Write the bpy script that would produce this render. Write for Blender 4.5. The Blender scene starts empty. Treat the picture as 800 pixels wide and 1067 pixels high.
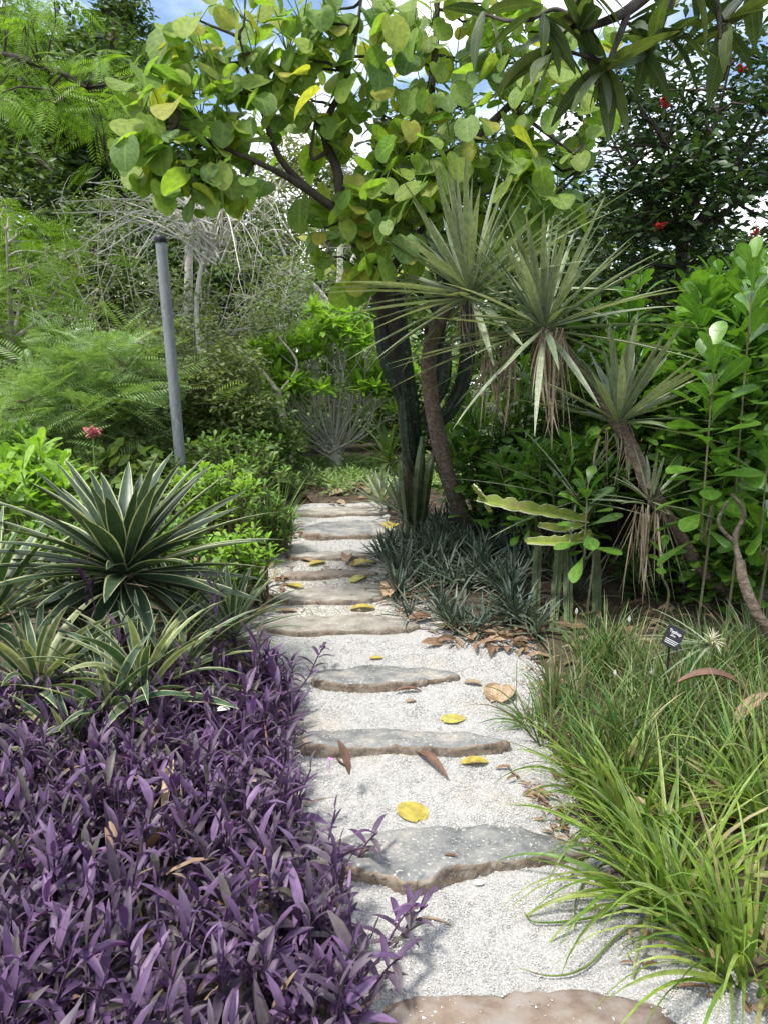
import bpy, math, random
import numpy as np
from math import radians as R, sin, cos, tan, pi

rs = np.random.RandomState(7)
random.seed(7)
scene = bpy.context.scene
C = scene.collection

# ------------------------------------------------------------------ camera
H = 1.55
PITCH = R(9.6)
F = 785.0
cam_d = bpy.data.cameras.new('camera')
cam = bpy.data.objects.new('camera', cam_d)
C.objects.link(cam)
cam.location = (0, 0, H)
cam.rotation_euler = (pi/2 - PITCH, 0, 0)
cam_d.sensor_fit = 'VERTICAL'
cam_d.sensor_height = 24
cam_d.lens = F/1067*24
cam_d.clip_start = 0.05
cam_d.clip_end = 3000
scene.camera = cam

def ray(px, py):
    a = (px-400)/F; b = (533.5-py)/F
    return np.array([a, cos(PITCH)+b*sin(PITCH), -sin(PITCH)+b*cos(PITCH)])
def P(px, py, Y):
    d = ray(px, py)
    return np.array([0, 0, H]) + d*(Y/d[1])
def zb(y):                                   # height of the path: a gentle climb, then level
    y = np.asarray(y, float)
    return 0.062*(np.clip(y, -2, 7.6)-1.7) + 0.004*np.clip(y-7.6, 0, 60)
def G(px, py, dz=0.0):
    d = ray(px, py)
    lo, hi = 0.3, 400.0
    for _ in range(60):
        m = (lo+hi)/2
        z = H + d[2]/d[1]*m
        if z > float(zb(m))+dz: lo = m
        else: hi = m
    m = (lo+hi)/2
    return np.array([d[0]/d[1]*m, m, H + d[2]/d[1]*m])

# ------------------------------------------------------------------ mesh collector
class MB:
    def __init__(s): s.V = []; s.L = []; s.U = []; s.n = 0; s.M = []; s.T = []
    def add(s, V, Fc, UV=None, mat=0):
        V = np.asarray(V, float).reshape(-1, 3); Fc = np.asarray(Fc, int)
        if len(V) == 0 or len(Fc) == 0: return
        s.V.append(V); s.L.append(Fc+s.n); s.n += len(V)
        s.U.append(np.zeros((len(V), 2)) if UV is None else np.asarray(UV, float))
        s.M.append(np.full(len(Fc), mat))
    def build(s, name, mats, parent=None, smooth=True):
        V = np.concatenate(s.V); U = np.concatenate(s.U)
        if parent is not None:
            V = V - np.array(parent.location)
        loops = np.concatenate([f.ravel() for f in s.L])
        tot = np.concatenate([np.full(len(f), f.shape[1]) for f in s.L])
        start = np.concatenate([[0], np.cumsum(tot)[:-1]])
        me = bpy.data.meshes.new(name)
        me.vertices.add(len(V)); me.vertices.foreach_set('co', V.astype(np.float32).ravel())
        me.loops.add(len(loops)); me.loops.foreach_set('vertex_index', loops.astype(np.int32))
        me.polygons.add(len(tot)); me.polygons.foreach_set('loop_start', start.astype(np.int32))
        me.polygons.foreach_set('loop_total', tot.astype(np.int32))
        uvl = me.uv_layers.new(name='UVMap')
        uvl.data.foreach_set('uv', U[loops].astype(np.float32).ravel())
        if not isinstance(mats, (list, tuple)): mats = [mats]
        for m in mats: me.materials.append(m)
        me.polygons.foreach_set('material_index', np.concatenate(s.M).astype(np.int32))
        me.polygons.foreach_set('use_smooth', np.full(len(tot), smooth))
        me.update(calc_edges=True); me.validate()
        o = bpy.data.objects.new(name, me); C.objects.link(o)
        if parent is not None: o.parent = parent
        return o

def tag(o, label=None, cat=None, group=None, kind=None):
    if label: o['label'] = label
    if cat: o['category'] = cat
    if group: o['group'] = group
    if kind: o['kind'] = kind
    return o
def thing(name, loc, label, cat, group=None):
    o = bpy.data.objects.new(name, None); C.objects.link(o)
    o.location = tuple(float(a) for a in loc); o.empty_display_size = 0.1
    return tag(o, label, cat, group)

# ------------------------------------------------------------------ shapes
def prof(kind, t):
    if kind == 'strap': return np.clip(np.minimum(0.75+0.5*t*2, 1), 0, 1)*np.clip((1-t)/0.45, 0, 1)**0.75
    if kind == 'grass': return np.clip((1-t)/0.7, 0, 1)**0.8
    if kind == 'spear': return (0.45+0.55*np.sin(np.clip(t/0.55, 0, 1)*pi/2))*np.clip((1-t)/0.48, 0, 1)**0.7
    if kind == 'lance': return np.sin(pi*np.clip(t*0.93+0.05, 0, 1)**0.85)**0.9
    if kind == 'obovate': return np.sqrt(np.clip(np.sin(pi*t**1.9), 0, 1))*np.clip(0.08+t*1.3, 0, 1)
    if kind == 'oval': return np.sqrt(np.clip(1-(2*t-1)**2, 0, 1))
    if kind == 'round': return np.sqrt(np.clip(1-(2*t-1)**2, 0, 1))*(1.12-0.35*t)
    return np.ones_like(t)

def blades(mb, base, az, el, length, width, bend, kind='strap', ns=7, fold=0.3, roll=0.0, bp=1.4, mat=0, twist=0.0):
    base = np.asarray(base, float).reshape(-1, 3); N = len(base)
    A = lambda x: np.broadcast_to(np.asarray(x, float), (N,)).astype(float)
    az, el, length, width, bend, fold, roll, twist = map(A, (az, el, length, width, bend, fold, roll, twist))
    if kind in ('round', 'oval', 'obovate', 'lance'): t = (1-np.cos(np.linspace(0, pi, ns+1)))/2
    else: t = np.linspace(0, 1, ns+1)
    w = prof(kind, t)
    w = np.maximum(w, 0.03)
    e = el[:, None]-bend[:, None]*t[None]**bp
    em = (e[:, 1:]+e[:, :-1])/2
    dt = np.diff(t)
    d = np.stack([np.cos(em)*np.cos(az)[:, None], np.cos(em)*np.sin(az)[:, None], np.sin(em)], -1)
    c = np.concatenate([np.zeros((N, 1, 3)), np.cumsum(d*dt[None, :, None]*length[:, None, None], 1)], 1)+base[:, None]
    dv = np.stack([np.cos(e)*np.cos(az)[:, None], np.cos(e)*np.sin(az)[:, None], np.sin(e)], -1)
    s0 = np.stack([-np.sin(az), np.cos(az), np.zeros(N)], -1)[:, None]*np.ones((1, ns+1, 1))
    n0 = np.cross(dv, s0); 
    n0 = -n0
    # make normal point up when blade is low
    n0 = np.cross(s0, dv)*-1
    rr = (roll[:, None]+twist[:, None]*t[None])[..., None]
    s = s0*np.cos(rr)+n0*np.sin(rr); n = n0*np.cos(rr)-s0*np.sin(rr)
    hw = (width[:, None]*w[None]/2)[..., None]
    fo = fold[:, None, None]
    Lf = c+s*hw*np.cos(fo)+n*hw*np.sin(fo)
    Rt = c-s*hw*np.cos(fo)+n*hw*np.sin(fo)
    if kind == 'round':   # heart-shaped base: side lobes reach behind the stalk
        back = (np.clip(1-t/0.35, 0, 1)*0.14)[None, :, None]*length[:, None, None]
        Lf = Lf-dv*back; Rt = Rt-dv*back
        Lf[:, 0] += s[:, 0]*(width*0.16)[:, None]; Rt[:, 0] -= s[:, 0]*(width*0.16)[:, None]
    V = np.stack([Lf, c, Rt], 2)               # N, ns+1, 3, 3
    idx = np.arange((ns+1)*3).reshape(ns+1, 3)
    q = []
    for i in range(ns):
        for j in range(2):
            q.append([idx[i, j], idx[i, j+1], idx[i+1, j+1], idx[i+1, j]])
    q = np.array(q)
    Fc = (q[None]+(np.arange(N)*(ns+1)*3)[:, None, None]).reshape(-1, 4)
    uv = np.stack([np.broadcast_to(np.array([0, .5, 1.])[None], (ns+1, 3)), np.broadcast_to(t[:, None], (ns+1, 3))], -1).reshape(-1, 2)
    mb.add(V.reshape(-1, 3), Fc, np.tile(uv, (N, 1)), mat)
    return c

def frames(pts):
    pts = np.asarray(pts, float); d = np.gradient(pts, axis=0)
    d /= np.linalg.norm(d, axis=1)[:, None]+1e-9
    ref = np.array([0, 0, 1.]) if abs(d[0, 2]) < 0.9 else np.array([0, 1., 0])
    out_a = []; out_b = []
    a = np.cross(d[0], ref); a /= np.linalg.norm(a)
    for k in range(len(pts)):
        a = a-d[k]*a.dot(d[k]); a /= np.linalg.norm(a)+1e-9
        out_a.append(a); out_b.append(np.cross(d[k], a))
    return np.array(out_a), np.array(out_b)
def spline(pts, n=8):
    pts = [np.asarray(p, float) for p in pts]
    if len(pts) < 3:
        return np.array([pts[0]+(pts[-1]-pts[0])*k/(n) for k in range(n+1)])
    pp = [2*pts[0]-pts[1]]+pts+[2*pts[-1]-pts[-2]]
    out = []
    for i in range(1, len(pp)-2):
        p0, p1, p2, p3 = pp[i-1:i+3]
        for k in range(n):
            t = k/n
            out.append(0.5*((2*p1)+(-p0+p2)*t+(2*p0-5*p1+4*p2-p3)*t*t+(-p0+3*p1-3*p2+p3)*t**3))
    out.append(pts[-1])
    return np.array(out)
def tube(mb, pts, r, sides=6, mat=0, rib=0.0, ribs=0, jitter=0.0):
    pts = np.asarray(pts, float); n = len(pts)
    r = np.interp(np.linspace(0, 1, n), np.linspace(0, 1, len(np.atleast_1d(r))), np.atleast_1d(r)) if np.ndim(r) else np.full(n, r)
    a, b = frames(pts)
    th = np.arange(sides)*2*pi/sides
    rad = r[:, None]*np.ones((1, sides))
    if ribs:
        rad = rad*(1-rib*(0.5-0.5*np.cos(th*ribs))[None])
    if jitter: rad = rad*(1+rs.uniform(-jitter, jitter, rad.shape))
    V = pts[:, None]+rad[..., None]*(np.cos(th)[None, :, None]*a[:, None]+np.sin(th)[None, :, None]*b[:, None])
    V = V.reshape(-1, 3)
    i = np.arange(n-1)[:, None]*sides; j = np.arange(sides)[None]; k = (j+1) % sides
    q = np.stack([i+j, i+k, i+sides+k, i+sides+j], -1).reshape(-1, 4)
    ln = np.concatenate([[0], np.cumsum(np.linalg.norm(np.diff(pts, axis=0), axis=1))])
    uv = np.stack([np.broadcast_to(th[None]/(2*pi), (n, sides)), np.broadcast_to(ln[:, None], (n, sides))], -1).reshape(-1, 2)
    mb.add(V, q, uv, mat)
    # end caps
    for ring, c in ((0, pts[0]), (n-1, pts[-1])):
        Vc = np.concatenate([V[ring*sides:(ring+1)*sides], [c]])
        mb.add(Vc, np.stack([np.arange(sides), (np.arange(sides)+1) % sides, np.full(sides, sides)], -1), None, mat)
def wob(p, q, n=6, amp=0.08):
    p = np.asarray(p, float); q = np.asarray(q, float); L = np.linalg.norm(q-p)
    mid = [p+(q-p)*t+rs.normal(0, amp*L*0.5, 3) for t in (0.33, 0.66)]
    return spline([p]+mid+[q], max(2, n//3))

def inst(mb, V, Fc, UV, pos, az, el, roll, scale, mat=0):
    """copies of a small template: local x = across, y = along, z = up"""
    pos = np.asarray(pos, float); N = len(pos)
    A = lambda x: np.broadcast_to(np.asarray(x, float), (N,)).astype(float)
    az, el, roll, scale = map(A, (az, el, roll, scale))
    d = np.stack([np.cos(el)*np.cos(az), np.cos(el)*np.sin(az), np.sin(el)], -1)
    s = np.stack([np.sin(az), -np.cos(az), np.zeros(N)], -1)
    n = np.cross(s, d)
    cr, sr = np.cos(roll)[:, None], np.sin(roll)[:, None]
    s2 = s*cr+n*sr; n2 = n*cr-s*sr
    M = np.stack([s2, d, n2], 1)*scale[:, None, None]     # rows
    W = np.einsum('vk,nkj->nvj', V, M)+pos[:, None]
    Fx = (Fc[None]+(np.arange(N)*len(V))[:, None, None]).reshape(-1, Fc.shape[1])
    mb.add(W.reshape(-1, 3), Fx, np.tile(UV, (N, 1)), mat)
def leaf_t(w, fold=0.12, droop=0.15, kind='oval', ns=2):
    t = np.linspace(0, 1, ns+1)
    ww = {'oval': [0.25, 1, 0.12], 'narrow': [0.3, 1, 0.1], 'fan': [0.15, 0.9, 0.5]}[kind] if ns == 2 else list(prof('lance', t))
    V = []; UV = []
    for k in range(ns+1):
        for sx in (-1, 0, 1):
            V.append([sx*w/2*ww[k], t[k], -droop*t[k]**2+(abs(sx)*fold*w*ww[k])]); UV.append([(sx+1)/2, t[k]])
    Fc = []
    for k in range(ns):
        for j in range(2):
            a = k*3+j; Fc.append([a, a+1, a+4, a+3])
    return np.array(V), np.array(Fc), np.array(UV)
def frond_t(pairs=14, lw=0.05, ll=0.2, sub=True, droop=0.2):
    """feather leaf: a midrib with leaflets on both sides, unit length"""
    V = []; Fc = []; UV = []
    def quad(a, b, c, d):
        n = len(V); V.extend([a, b, c, d]); UV.extend([[0, 0], [1, 0], [1, 1], [0, 1]]); Fc.append([n, n+1, n+2, n+3])
    for k in range(pairs):
        t = (k+1)/(pairs+1); z = -droop*t*t
        L = ll*math.sin(pi*min(1, 0.15+t*0.85))**0.6
        for s in (-1, 1):
            p = np.array([0, t, z]); dr = np.array([s*cos(0.5), sin(0.5), -0.25]); pr = np.array([-s*sin(.5), cos(.5), 0])
            if sub:
                m = 6
                for i in range(m):
                    c = p+dr*L*(i+0.6)/m
                    for q in (-1, 1):
                        e = c+pr*q*L*0.22+dr*L*0.04
                        quad(c-dr*L*.05, e-dr*L*.05, e+dr*L*.05, c+dr*L*.05)
            else:
                e = p+dr*L; h = pr*lw/2
                quad(p-h*.3, p+dr*L*.5-h, e, p+dr*L*.5+h)
    quad(np.array([-.006, 0, 0]), np.array([.006, 0, 0]), np.array([.003, 1, -droop]), np.array([-.003, 1, -droop]))
    return np.array(V), np.array(Fc), np.array(UV)
T_oval = leaf_t(0.5); T_nar = leaf_t(0.25, kind='narrow', droop=0.25); T_fan = leaf_t(0.45, kind='fan', fold=.2)
T_feath = frond_t(13, lw=0.03, ll=0.3, sub=False, droop=.3); T_pinn = frond_t(12, lw=0.085, ll=0.3, sub=False)

# ------------------------------------------------------------------ materials
def newmat(name):
    m = bpy.data.materials.new(name); m.use_nodes = True
    nt = m.node_tree; nt.nodes.clear()
    out = nt.nodes.new('ShaderNodeOutputMaterial')
    return m, nt, out
def N(nt, typ, **kw):
    n = nt.nodes.new(typ)
    for k, v in kw.items():
        if k.startswith('i_'): n.inputs[k[2:].replace('_', ' ')].default_value = v
        else: setattr(n, k, v)
    return n
def ramp(nt, stops, interp='LINEAR'):
    r = nt.nodes.new('ShaderNodeValToRGB'); r.color_ramp.interpolation = interp
    el = r.color_ramp.elements
    while len(el) < len(stops): el.new(0.5)
    for e, (p, c) in zip(el, stops): e.position = p; e.color = (*c, 1)
    return r
def leafmat(name, cols, trans=0.3, veins=0, rough=0.45, tcol=None, edge=None, edge_w=0.12, rib=None, spec=0.4, streak=0.0, island=True, blotch=None, blotch_s=9.0):
    m, nt, out = newmat(name); L = nt.links.new
    geo = N(nt, 'ShaderNodeNewGeometry')
    k = len(cols)
    r = ramp(nt, [(i/(max(1, k-1)), c) for i, c in enumerate(cols)])
    L(geo.outputs['Random Per Island'], r.inputs[0])
    col = r.outputs[0]
    uv = N(nt, 'ShaderNodeUVMap'); sep = N(nt, 'ShaderNodeSeparateXYZ'); L(uv.outputs[0], sep.inputs[0])
    tc = N(nt, 'ShaderNodeTexCoord')
    noi = N(nt, 'ShaderNodeTexNoise', i_Scale=35.0, i_Detail=3.0); L(tc.outputs['Object'], noi.inputs['Vector'])
    mm = N(nt, 'ShaderNodeMapRange'); mm.inputs[1].default_value = .3; mm.inputs[2].default_value = .7
    mm.inputs[3].default_value = 0.72; mm.inputs[4].default_value = 1.25; L(noi.outputs[0], mm.inputs[0])
    mx = N(nt, 'ShaderNodeVectorMath', operation='SCALE'); L(col, mx.inputs[0]); L(mm.outputs[0], mx.inputs['Scale']); col = mx.outputs[0]
    # distance of u from the middle (0 centre .. 1 edge)
    su = N(nt, 'ShaderNodeMath', operation='SUBTRACT'); L(sep.outputs[0], su.inputs[0]); su.inputs[1].default_value = 0.5
    ab = N(nt, 'ShaderNodeMath', operation='ABSOLUTE'); L(su.outputs[0], ab.inputs[0])
    du = N(nt, 'ShaderNodeMath', operation='MULTIPLY'); L(ab.outputs[0], du.inputs[0]); du.inputs[1].default_value = 2.0
    def mix(fac, a, b):
        x = N(nt, 'ShaderNodeMix', data_type='RGBA'); L(fac, x.inputs[0]); L(a, x.inputs[6])
        if isinstance(b, tuple): x.inputs[7].default_value = (*b, 1)
        else: L(b, x.inputs[7])
        return x.outputs[2]
    if rib:
        g = N(nt, 'ShaderNodeMapRange'); L(du.outputs[0], g.inputs[0]); g.inputs[1].default_value = 0.0; g.inputs[2].default_value = 0.1; g.inputs[3].default_value = 0.8; g.inputs[4].default_value = 0
        col = mix(g.outputs[0], col, rib)
    if edge:
        # wavy edge stripe, width differs from leaf to leaf
        wn = N(nt, 'ShaderNodeMath', operation='MULTIPLY_ADD'); L(geo.outputs['Random Per Island'], wn.inputs[0]); wn.inputs[1].default_value = -edge_w; wn.inputs[2].default_value = 1-edge_w*0.8
        g = N(nt, 'ShaderNodeMath', operation='SUBTRACT'); L(du.outputs[0], g.inputs[0]); L(wn.outputs[0], g.inputs[1])
        g2 = N(nt, 'ShaderNodeMath', operation='MULTIPLY', use_clamp=True); L(g.outputs[0], g2.inputs[0]); g2.inputs[1].default_value = 14
        col = mix(g2.outputs[0], col, edge)
    if veins:
        vm = N(nt, 'ShaderNodeMath', operation='MULTIPLY_ADD'); L(du.outputs[0], vm.inputs[0]); vm.inputs[1].default_value = -.45; L(sep.outputs[1], vm.inputs[2])
        vs = N(nt, 'ShaderNodeMath', operation='MULTIPLY'); L(vm.outputs[0], vs.inputs[0]); vs.inputs[1].default_value = veins*2*pi
        vc = N(nt, 'ShaderNodeMath', operation='COSINE'); L(vs.outputs[0], vc.inputs[0])
        g = N(nt, 'ShaderNodeMapRange'); L(vc.outputs[0], g.inputs[0]); g.inputs[1].default_value = .8; g.inputs[2].default_value = 1.0; g.inputs[3].default_value = 0; g.inputs[4].default_value = .5
        col = mix(g.outputs[0], col, rib)
    if streak:
        mp = N(nt, 'ShaderNodeMapping'); mp.inputs['Scale'].default_value = (22, 1.2, 1); L(uv.outputs[0], mp.inputs[0])
        ns = N(nt, 'ShaderNodeTexNoise', i_Scale=1.0, i_Detail=2.0); L(mp.outputs[0], ns.inputs['Vector'])
        g = N(nt, 'ShaderNodeMapRange'); L(ns.outputs[0], g.inputs[0]); g.inputs[1].default_value = .4; g.inputs[2].default_value = .7; g.inputs[3].default_value = 1-streak; g.inputs[4].default_value = 1+streak
        x2 = N(nt, 'ShaderNodeVectorMath', operation='SCALE'); L(col, x2.inputs[0]); L(g.outputs[0], x2.inputs['Scale']); col = x2.outputs[0]
    if blotch:
        nb = N(nt, 'ShaderNodeTexNoise', i_Scale=blotch_s, i_Detail=5.0); L(tc.outputs['Object'], nb.inputs['Vector'])
        g = N(nt, 'ShaderNodeMapRange'); L(nb.outputs[0], g.inputs[0]); g.inputs[1].default_value = .52; g.inputs[2].default_value = .64
        col = mix(g.outputs[0], col, blotch)
    b = N(nt, 'ShaderNodeBsdfPrincipled'); b.inputs['Roughness'].default_value = rough
    b.inputs['Specular IOR Level'].default_value = spec
    L(col, b.inputs['Base Color'])
    bump = N(nt, 'ShaderNodeBump', i_Strength=0.25, i_Distance=0.002); L(noi.outputs[0], bump.inputs['Height']); L(bump.outputs[0], b.inputs['Normal'])
    if trans > 0:
        t = N(nt, 'ShaderNodeBsdfTranslucent')
        tm = N(nt, 'ShaderNodeVectorMath', operation='MULTIPLY'); L(col, tm.inputs[0]); tm.inputs[1].default_value = tcol or (1.45, 1.5, 0.65)
        L(tm.outputs[0], t.inputs[0])
        ms = N(nt, 'ShaderNodeMixShader'); ms.inputs[0].default_value = trans
        L(b.outputs[0], ms.inputs[1]); L(t.outputs[0], ms.inputs[2]); L(ms.outputs[0], out.inputs[0])
    else: L(b.outputs[0], out.inputs[0])
    return m
def surf(name, stops, scale=8.0, rough=0.85, bump=0.4, bdist=0.01, detail=6.0, stretch=(1, 1, 1), spec=0.25, fine=None, island=None, coord='Object'):
    m, nt, out = newmat(name); L = nt.links.new
    tc = N(nt, 'ShaderNodeTexCoord'); mp = N(nt, 'ShaderNodeMapping'); mp.inputs['Scale'].default_value = stretch
    L(tc.outputs[coord], mp.inputs[0])
    n1 = N(nt, 'ShaderNodeTexNoise', i_Scale=scale, i_Detail=detail, i_Roughness=0.65); L(mp.outputs[0], n1.inputs['Vector'])
    r = ramp(nt, stops); L(n1.outputs[0], r.inputs[0]); col = r.outputs[0]
    if fine:
        n2 = N(nt, 'ShaderNodeTexNoise', i_Scale=fine[0], i_Detail=3.0); L(mp.outputs[0], n2.inputs['Vector'])
        g = N(nt, 'ShaderNodeMapRange'); L(n2.outputs[0], g.inputs[0]); g.inputs[1].default_value = fine[1]; g.inputs[2].default_value = fine[2]
        x = N(nt, 'ShaderNodeMix', data_type='RGBA'); L(g.outputs[0], x.inputs[0]); L(col, x.inputs[6]); x.inputs[7].default_value = (*fine[3], 1); col = x.outputs[2]
    if island:
        geo = N(nt, 'ShaderNodeNewGeometry'); g = N(nt, 'ShaderNodeMapRange'); L(geo.outputs['Random Per Island'], g.inputs[0]); g.inputs[3].default_value = island[0]; g.inputs[4].default_value = island[1]
        x = N(nt, 'ShaderNodeVectorMath', operation='SCALE'); L(col, x.inputs[0]); L(g.outputs[0], x.inputs['Scale']); col = x.outputs[0]
    b = N(nt, 'ShaderNodeBsdfPrincipled'); b.inputs['Roughness'].default_value = rough; b.inputs['Specular IOR Level'].default_value = spec
    L(col, b.inputs['Base Color'])
    if bump:
        bn = N(nt, 'ShaderNodeBump', i_Strength=bump, i_Distance=bdist); L(n1.outputs[0], bn.inputs['Height'])
        if fine:
            bn2 = N(nt, 'ShaderNodeBump', i_Strength=bump, i_Distance=bdist*0.4); L(n2.outputs[0], bn2.inputs['Height']); L(bn.outputs[0], bn2.inputs['Normal']); bn = bn2
        L(bn.outputs[0], b.inputs['Normal'])
    L(b.outputs[0], out.inputs[0])
    return m

M_soil = surf('soil', [(0.3, (.028, .02, .013)), (.5, (.06, .045, .03)), (.7, (.12, .09, .062))], scale=14, bump=.8, bdist=.03)
M_gravel = surf('gravel', [(.3, (.25, .24, .22)), (.5, (.4, .39, .37)), (.7, (.53, .52, .5))], scale=160, bump=1.0, bdist=.008, fine=(2.2, .56, .74, (.42, .37, .29)))
M_sand = surf('worn_sand', [(.3, (.16, .14, .115)), (.5, (.27, .245, .205)), (.7, (.38, .355, .31))], scale=30, bump=.8, bdist=.01, fine=(90, .5, .62, (.56, .55, .52)))
M_pebble = surf('pebble', [(.3, (.4, .39, .37)), (.7, (.57, .56, .54))], scale=40, bump=.3, bdist=.002, island=(.55, 1.12))
M_slate = surf('slate', [(.32, (.09, .094, .094)), (.46, (.165, .168, .165)), (.55, (.22, .217, .205)), (.68, (.36, .33, .28))], scale=7, bump=.8, bdist=.012, detail=9, fine=(70, .58, .72, (.42, .4, .36)))
M_tan = surf('tan_stone', [(.32, (.15, .135, .115)), (.5, (.27, .25, .215)), (.68, (.4, .38, .335))], scale=9, bump=.8, bdist=.012, detail=9, fine=(60, .55, .7, (.25, .22, .18)))
M_rust = surf('reddish_stone', [(.3, (.11, .08, .065)), (.5, (.2, .15, .115)), (.7, (.3, .25, .2))], scale=7, bump=.6, bdist=.012, detail=9, fine=(14, .42, .75, (.23, .21, .19)))
M_side = surf('stone_side', [(.3, (.09, .065, .048)), (.5, (.2, .155, .115)), (.7, (.32, .28, .225))], scale=12, bump=.6, bdist=.02, detail=8, fine=(60, .5, .7, (.26, .235, .2)))
M_barkd = surf('dark_bark', [(.3, (.025, .02, .016)), (.7, (.085, .07, .055))], scale=18, stretch=(1, 1, .3), bump=.8, bdist=.02)
M_barkb = surf('brown_bark', [(.3, (.06, .045, .032)), (.5, (.12, .092, .066)), (.7, (.22, .18, .14))], scale=34, stretch=(1, 1, 1.5), bump=.9, bdist=.02)
M_barkg = surf('grey_bark', [(.3, (.2, .18, .15)), (.7, (.45, .42, .37))], scale=25, stretch=(1, 1, .4), bump=.6, bdist=.01)
M_barkp = surf('pale_twig', [(.3, (.36, .34, .3)), (.7, (.6, .57, .51))], scale=20, bump=.4, bdist=.005)
M_twig = surf('olive_twig', [(.3, (.09, .09, .045)), (.7, (.2, .19, .1))], scale=20, bump=.3, bdist=.004)
M_stemg = surf('green_stem', [(.3, (.09, .16, .035)), (.7, (.2, .3, .08))], scale=20, bump=.3, bdist=.004, rough=.5)
M_cact = surf('cactus_skin', [(.3, (.009, .014, .009)), (.5, (.018, .027, .016)), (.7, (.045, .055, .038))], scale=22, bump=.5, bdist=.008, rough=.6, fine=(40, .6, .75, (.17, .16, .12)))
M_cactp = surf('pale_cactus_skin', [(.3, (.035, .055, .022)), (.5, (.075, .1, .042)), (.7, (.15, .17, .09))], scale=14, bump=.5, bdist=.006, rough=.55)
M_cacty = surf('yellow_cactus_skin', [(.3, (.12, .17, .03)), (.5, (.22, .27, .05)), (.7, (.34, .34, .12))], scale=9, bump=.4, bdist=.006, rough=.5, fine=(30, .6, .72, (.32, .22, .1)))
M_cacte = surf('cactus_rim', [(.3, (.5, .5, .3)), (.7, (.75, .74, .55))], scale=9, bump=.3, bdist=.004)
M_pole = surf('galvanised_grey', [(.3, (.13, .145, .155)), (.7, (.22, .235, .25))], scale=5, stretch=(1, 1, .3), bump=.1, bdist=.003, rough=.5, fine=(60, .55, .75, (.28, .29, .3)))
M_black = surf('black_plastic', [(.3, (.012, .013, .014)), (.7, (.03, .03, .032))], scale=30, bump=.1, bdist=.001, rough=.4)
M_white = surf('white_lettering', [(.3, (.75, .75, .75)), (.7, (.82, .82, .82))], scale=30, bump=0)
M_petal = leafmat('white_petal', [(.7, .7, .66), (.82, .82, .78)], trans=.2, tcol=(1, 1, 1))
M_cream = leafmat('cream_flower', [(.6, .58, .4), (.75, .72, .55)], trans=.2, tcol=(1, 1, .8))
M_pink = leafmat('pink_petal', [(.5, .16, .42), (.65, .3, .6)], trans=.2, tcol=(1, 1, 1))
M_red = leafmat('red_petal', [(.5, .02, .03), (.62, .06, .08)], trans=.2, tcol=(1, 1, 1))
M_rose = leafmat('rose_bract', [(.5, .12, .14), (.6, .25, .25)], trans=.2, tcol=(1, 1, 1))
M_dead = leafmat('dead_leaf', [(.14, .085, .045), (.24, .15, .085), (.34, .25, .16), (.2, .11, .07)], trans=.1, rough=.7, tcol=(1.2, 1, .7), streak=.3)
M_deadr = leafmat('dark_dead_leaf', [(.11, .055, .035), (.16, .09, .06)], trans=.05, rough=.6, streak=.3)
M_deadp = leafmat('pale_dead_leaf', [(.42, .29, .18), (.5, .36, .24)], trans=.1, rough=.7, streak=.3, blotch=(.2, .12, .07))
M_hang = leafmat('hanging_dead_blade', [(.22, .165, .105), (.34, .27, .185), (.46, .38, .27), (.26, .185, .125)], trans=.1, rough=.75, streak=.35, tcol=(1.2, 1, .7))
M_yel = leafmat('yellow_leaf', veins=5, cols=[(.36, .28, .045), (.4, .33, .07)], trans=.1, rough=.55, rib=(.3, .25, .05), blotch=(.17, .1, .04), blotch_s=16)
M_ylg = leafmat('yellow_green_leaf', [(.36, .33, .07), (.42, .4, .1)], trans=.1, rough=.55, rib=(.35, .33, .1), blotch=(.38, .3, .08))
M_purple = leafmat('purple_heart_leaf', [(.06, .033, .075), (.095, .05, .118), (.07, .04, .085), (.16, .088, .195), (.055, .042, .055), (.13, .1, .13), (.09, .088, .06), (.1, .055, .118), (.19, .115, .22), (.065, .033, .072), (.12, .1, .12)], trans=.16, rough=.5, tcol=(1.5, .8, 1.6), rib=(.1, .05, .13), spec=.35, streak=.2)
M_pstem = surf('purple_stem', [(.3, (.06, .025, .06)), (.7, (.13, .06, .12))], scale=20, bump=.2, bdist=.002, rough=.5)
M_agave = leafmat('variegated_dark_leaf', [(.018, .036, .018), (.026, .052, .025), (.035, .066, .03), (.06, .095, .05)], trans=.12, rough=.4, edge=(.44, .46, .25), edge_w=.14, streak=.25, spec=.5)
M_agaveb = leafmat('striped_leaf', [(.035, .08, .04), (.06, .11, .05), (.1, .16, .09), (.3, .34, .14)], trans=.2, rough=.42, edge=(.52, .53, .32), edge_w=.2, streak=.3)
M_yucca = leafmat('spiky_grey_green', [(.13, .18, .1), (.2, .26, .16), (.31, .35, .24), (.16, .21, .12), (.25, .28, .17)], trans=.2, rough=.42, streak=.35, edge=(.34, .36, .22), edge_w=.08, spec=.5)
M_bluegr = leafmat('blue_green_blade', [(.035, .06, .04), (.055, .088, .062), (.09, .125, .09), (.045, .065, .042), (.14, .165, .12), (.07, .075, .04)], trans=.1, rough=.45, streak=.2)
M_lily = leafmat('grass_blade', [(.05, .11, .025), (.08, .17, .035), (.14, .24, .06), (.07, .14, .04), (.12, .22, .05), (.3, .3, .15), (.06, .12, .03), (.22, .17, .09), (.04, .085, .02)], trans=.3, rough=.42, streak=.2)
M_strap = leafmat('strappy_yellow_green', [(.07, .14, .025), (.14, .24, .035), (.22, .32, .05), (.08, .15, .025), (.3, .36, .09), (.12, .2, .035), (.34, .29, .14)], trans=.35, rough=.4, streak=.2)
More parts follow.
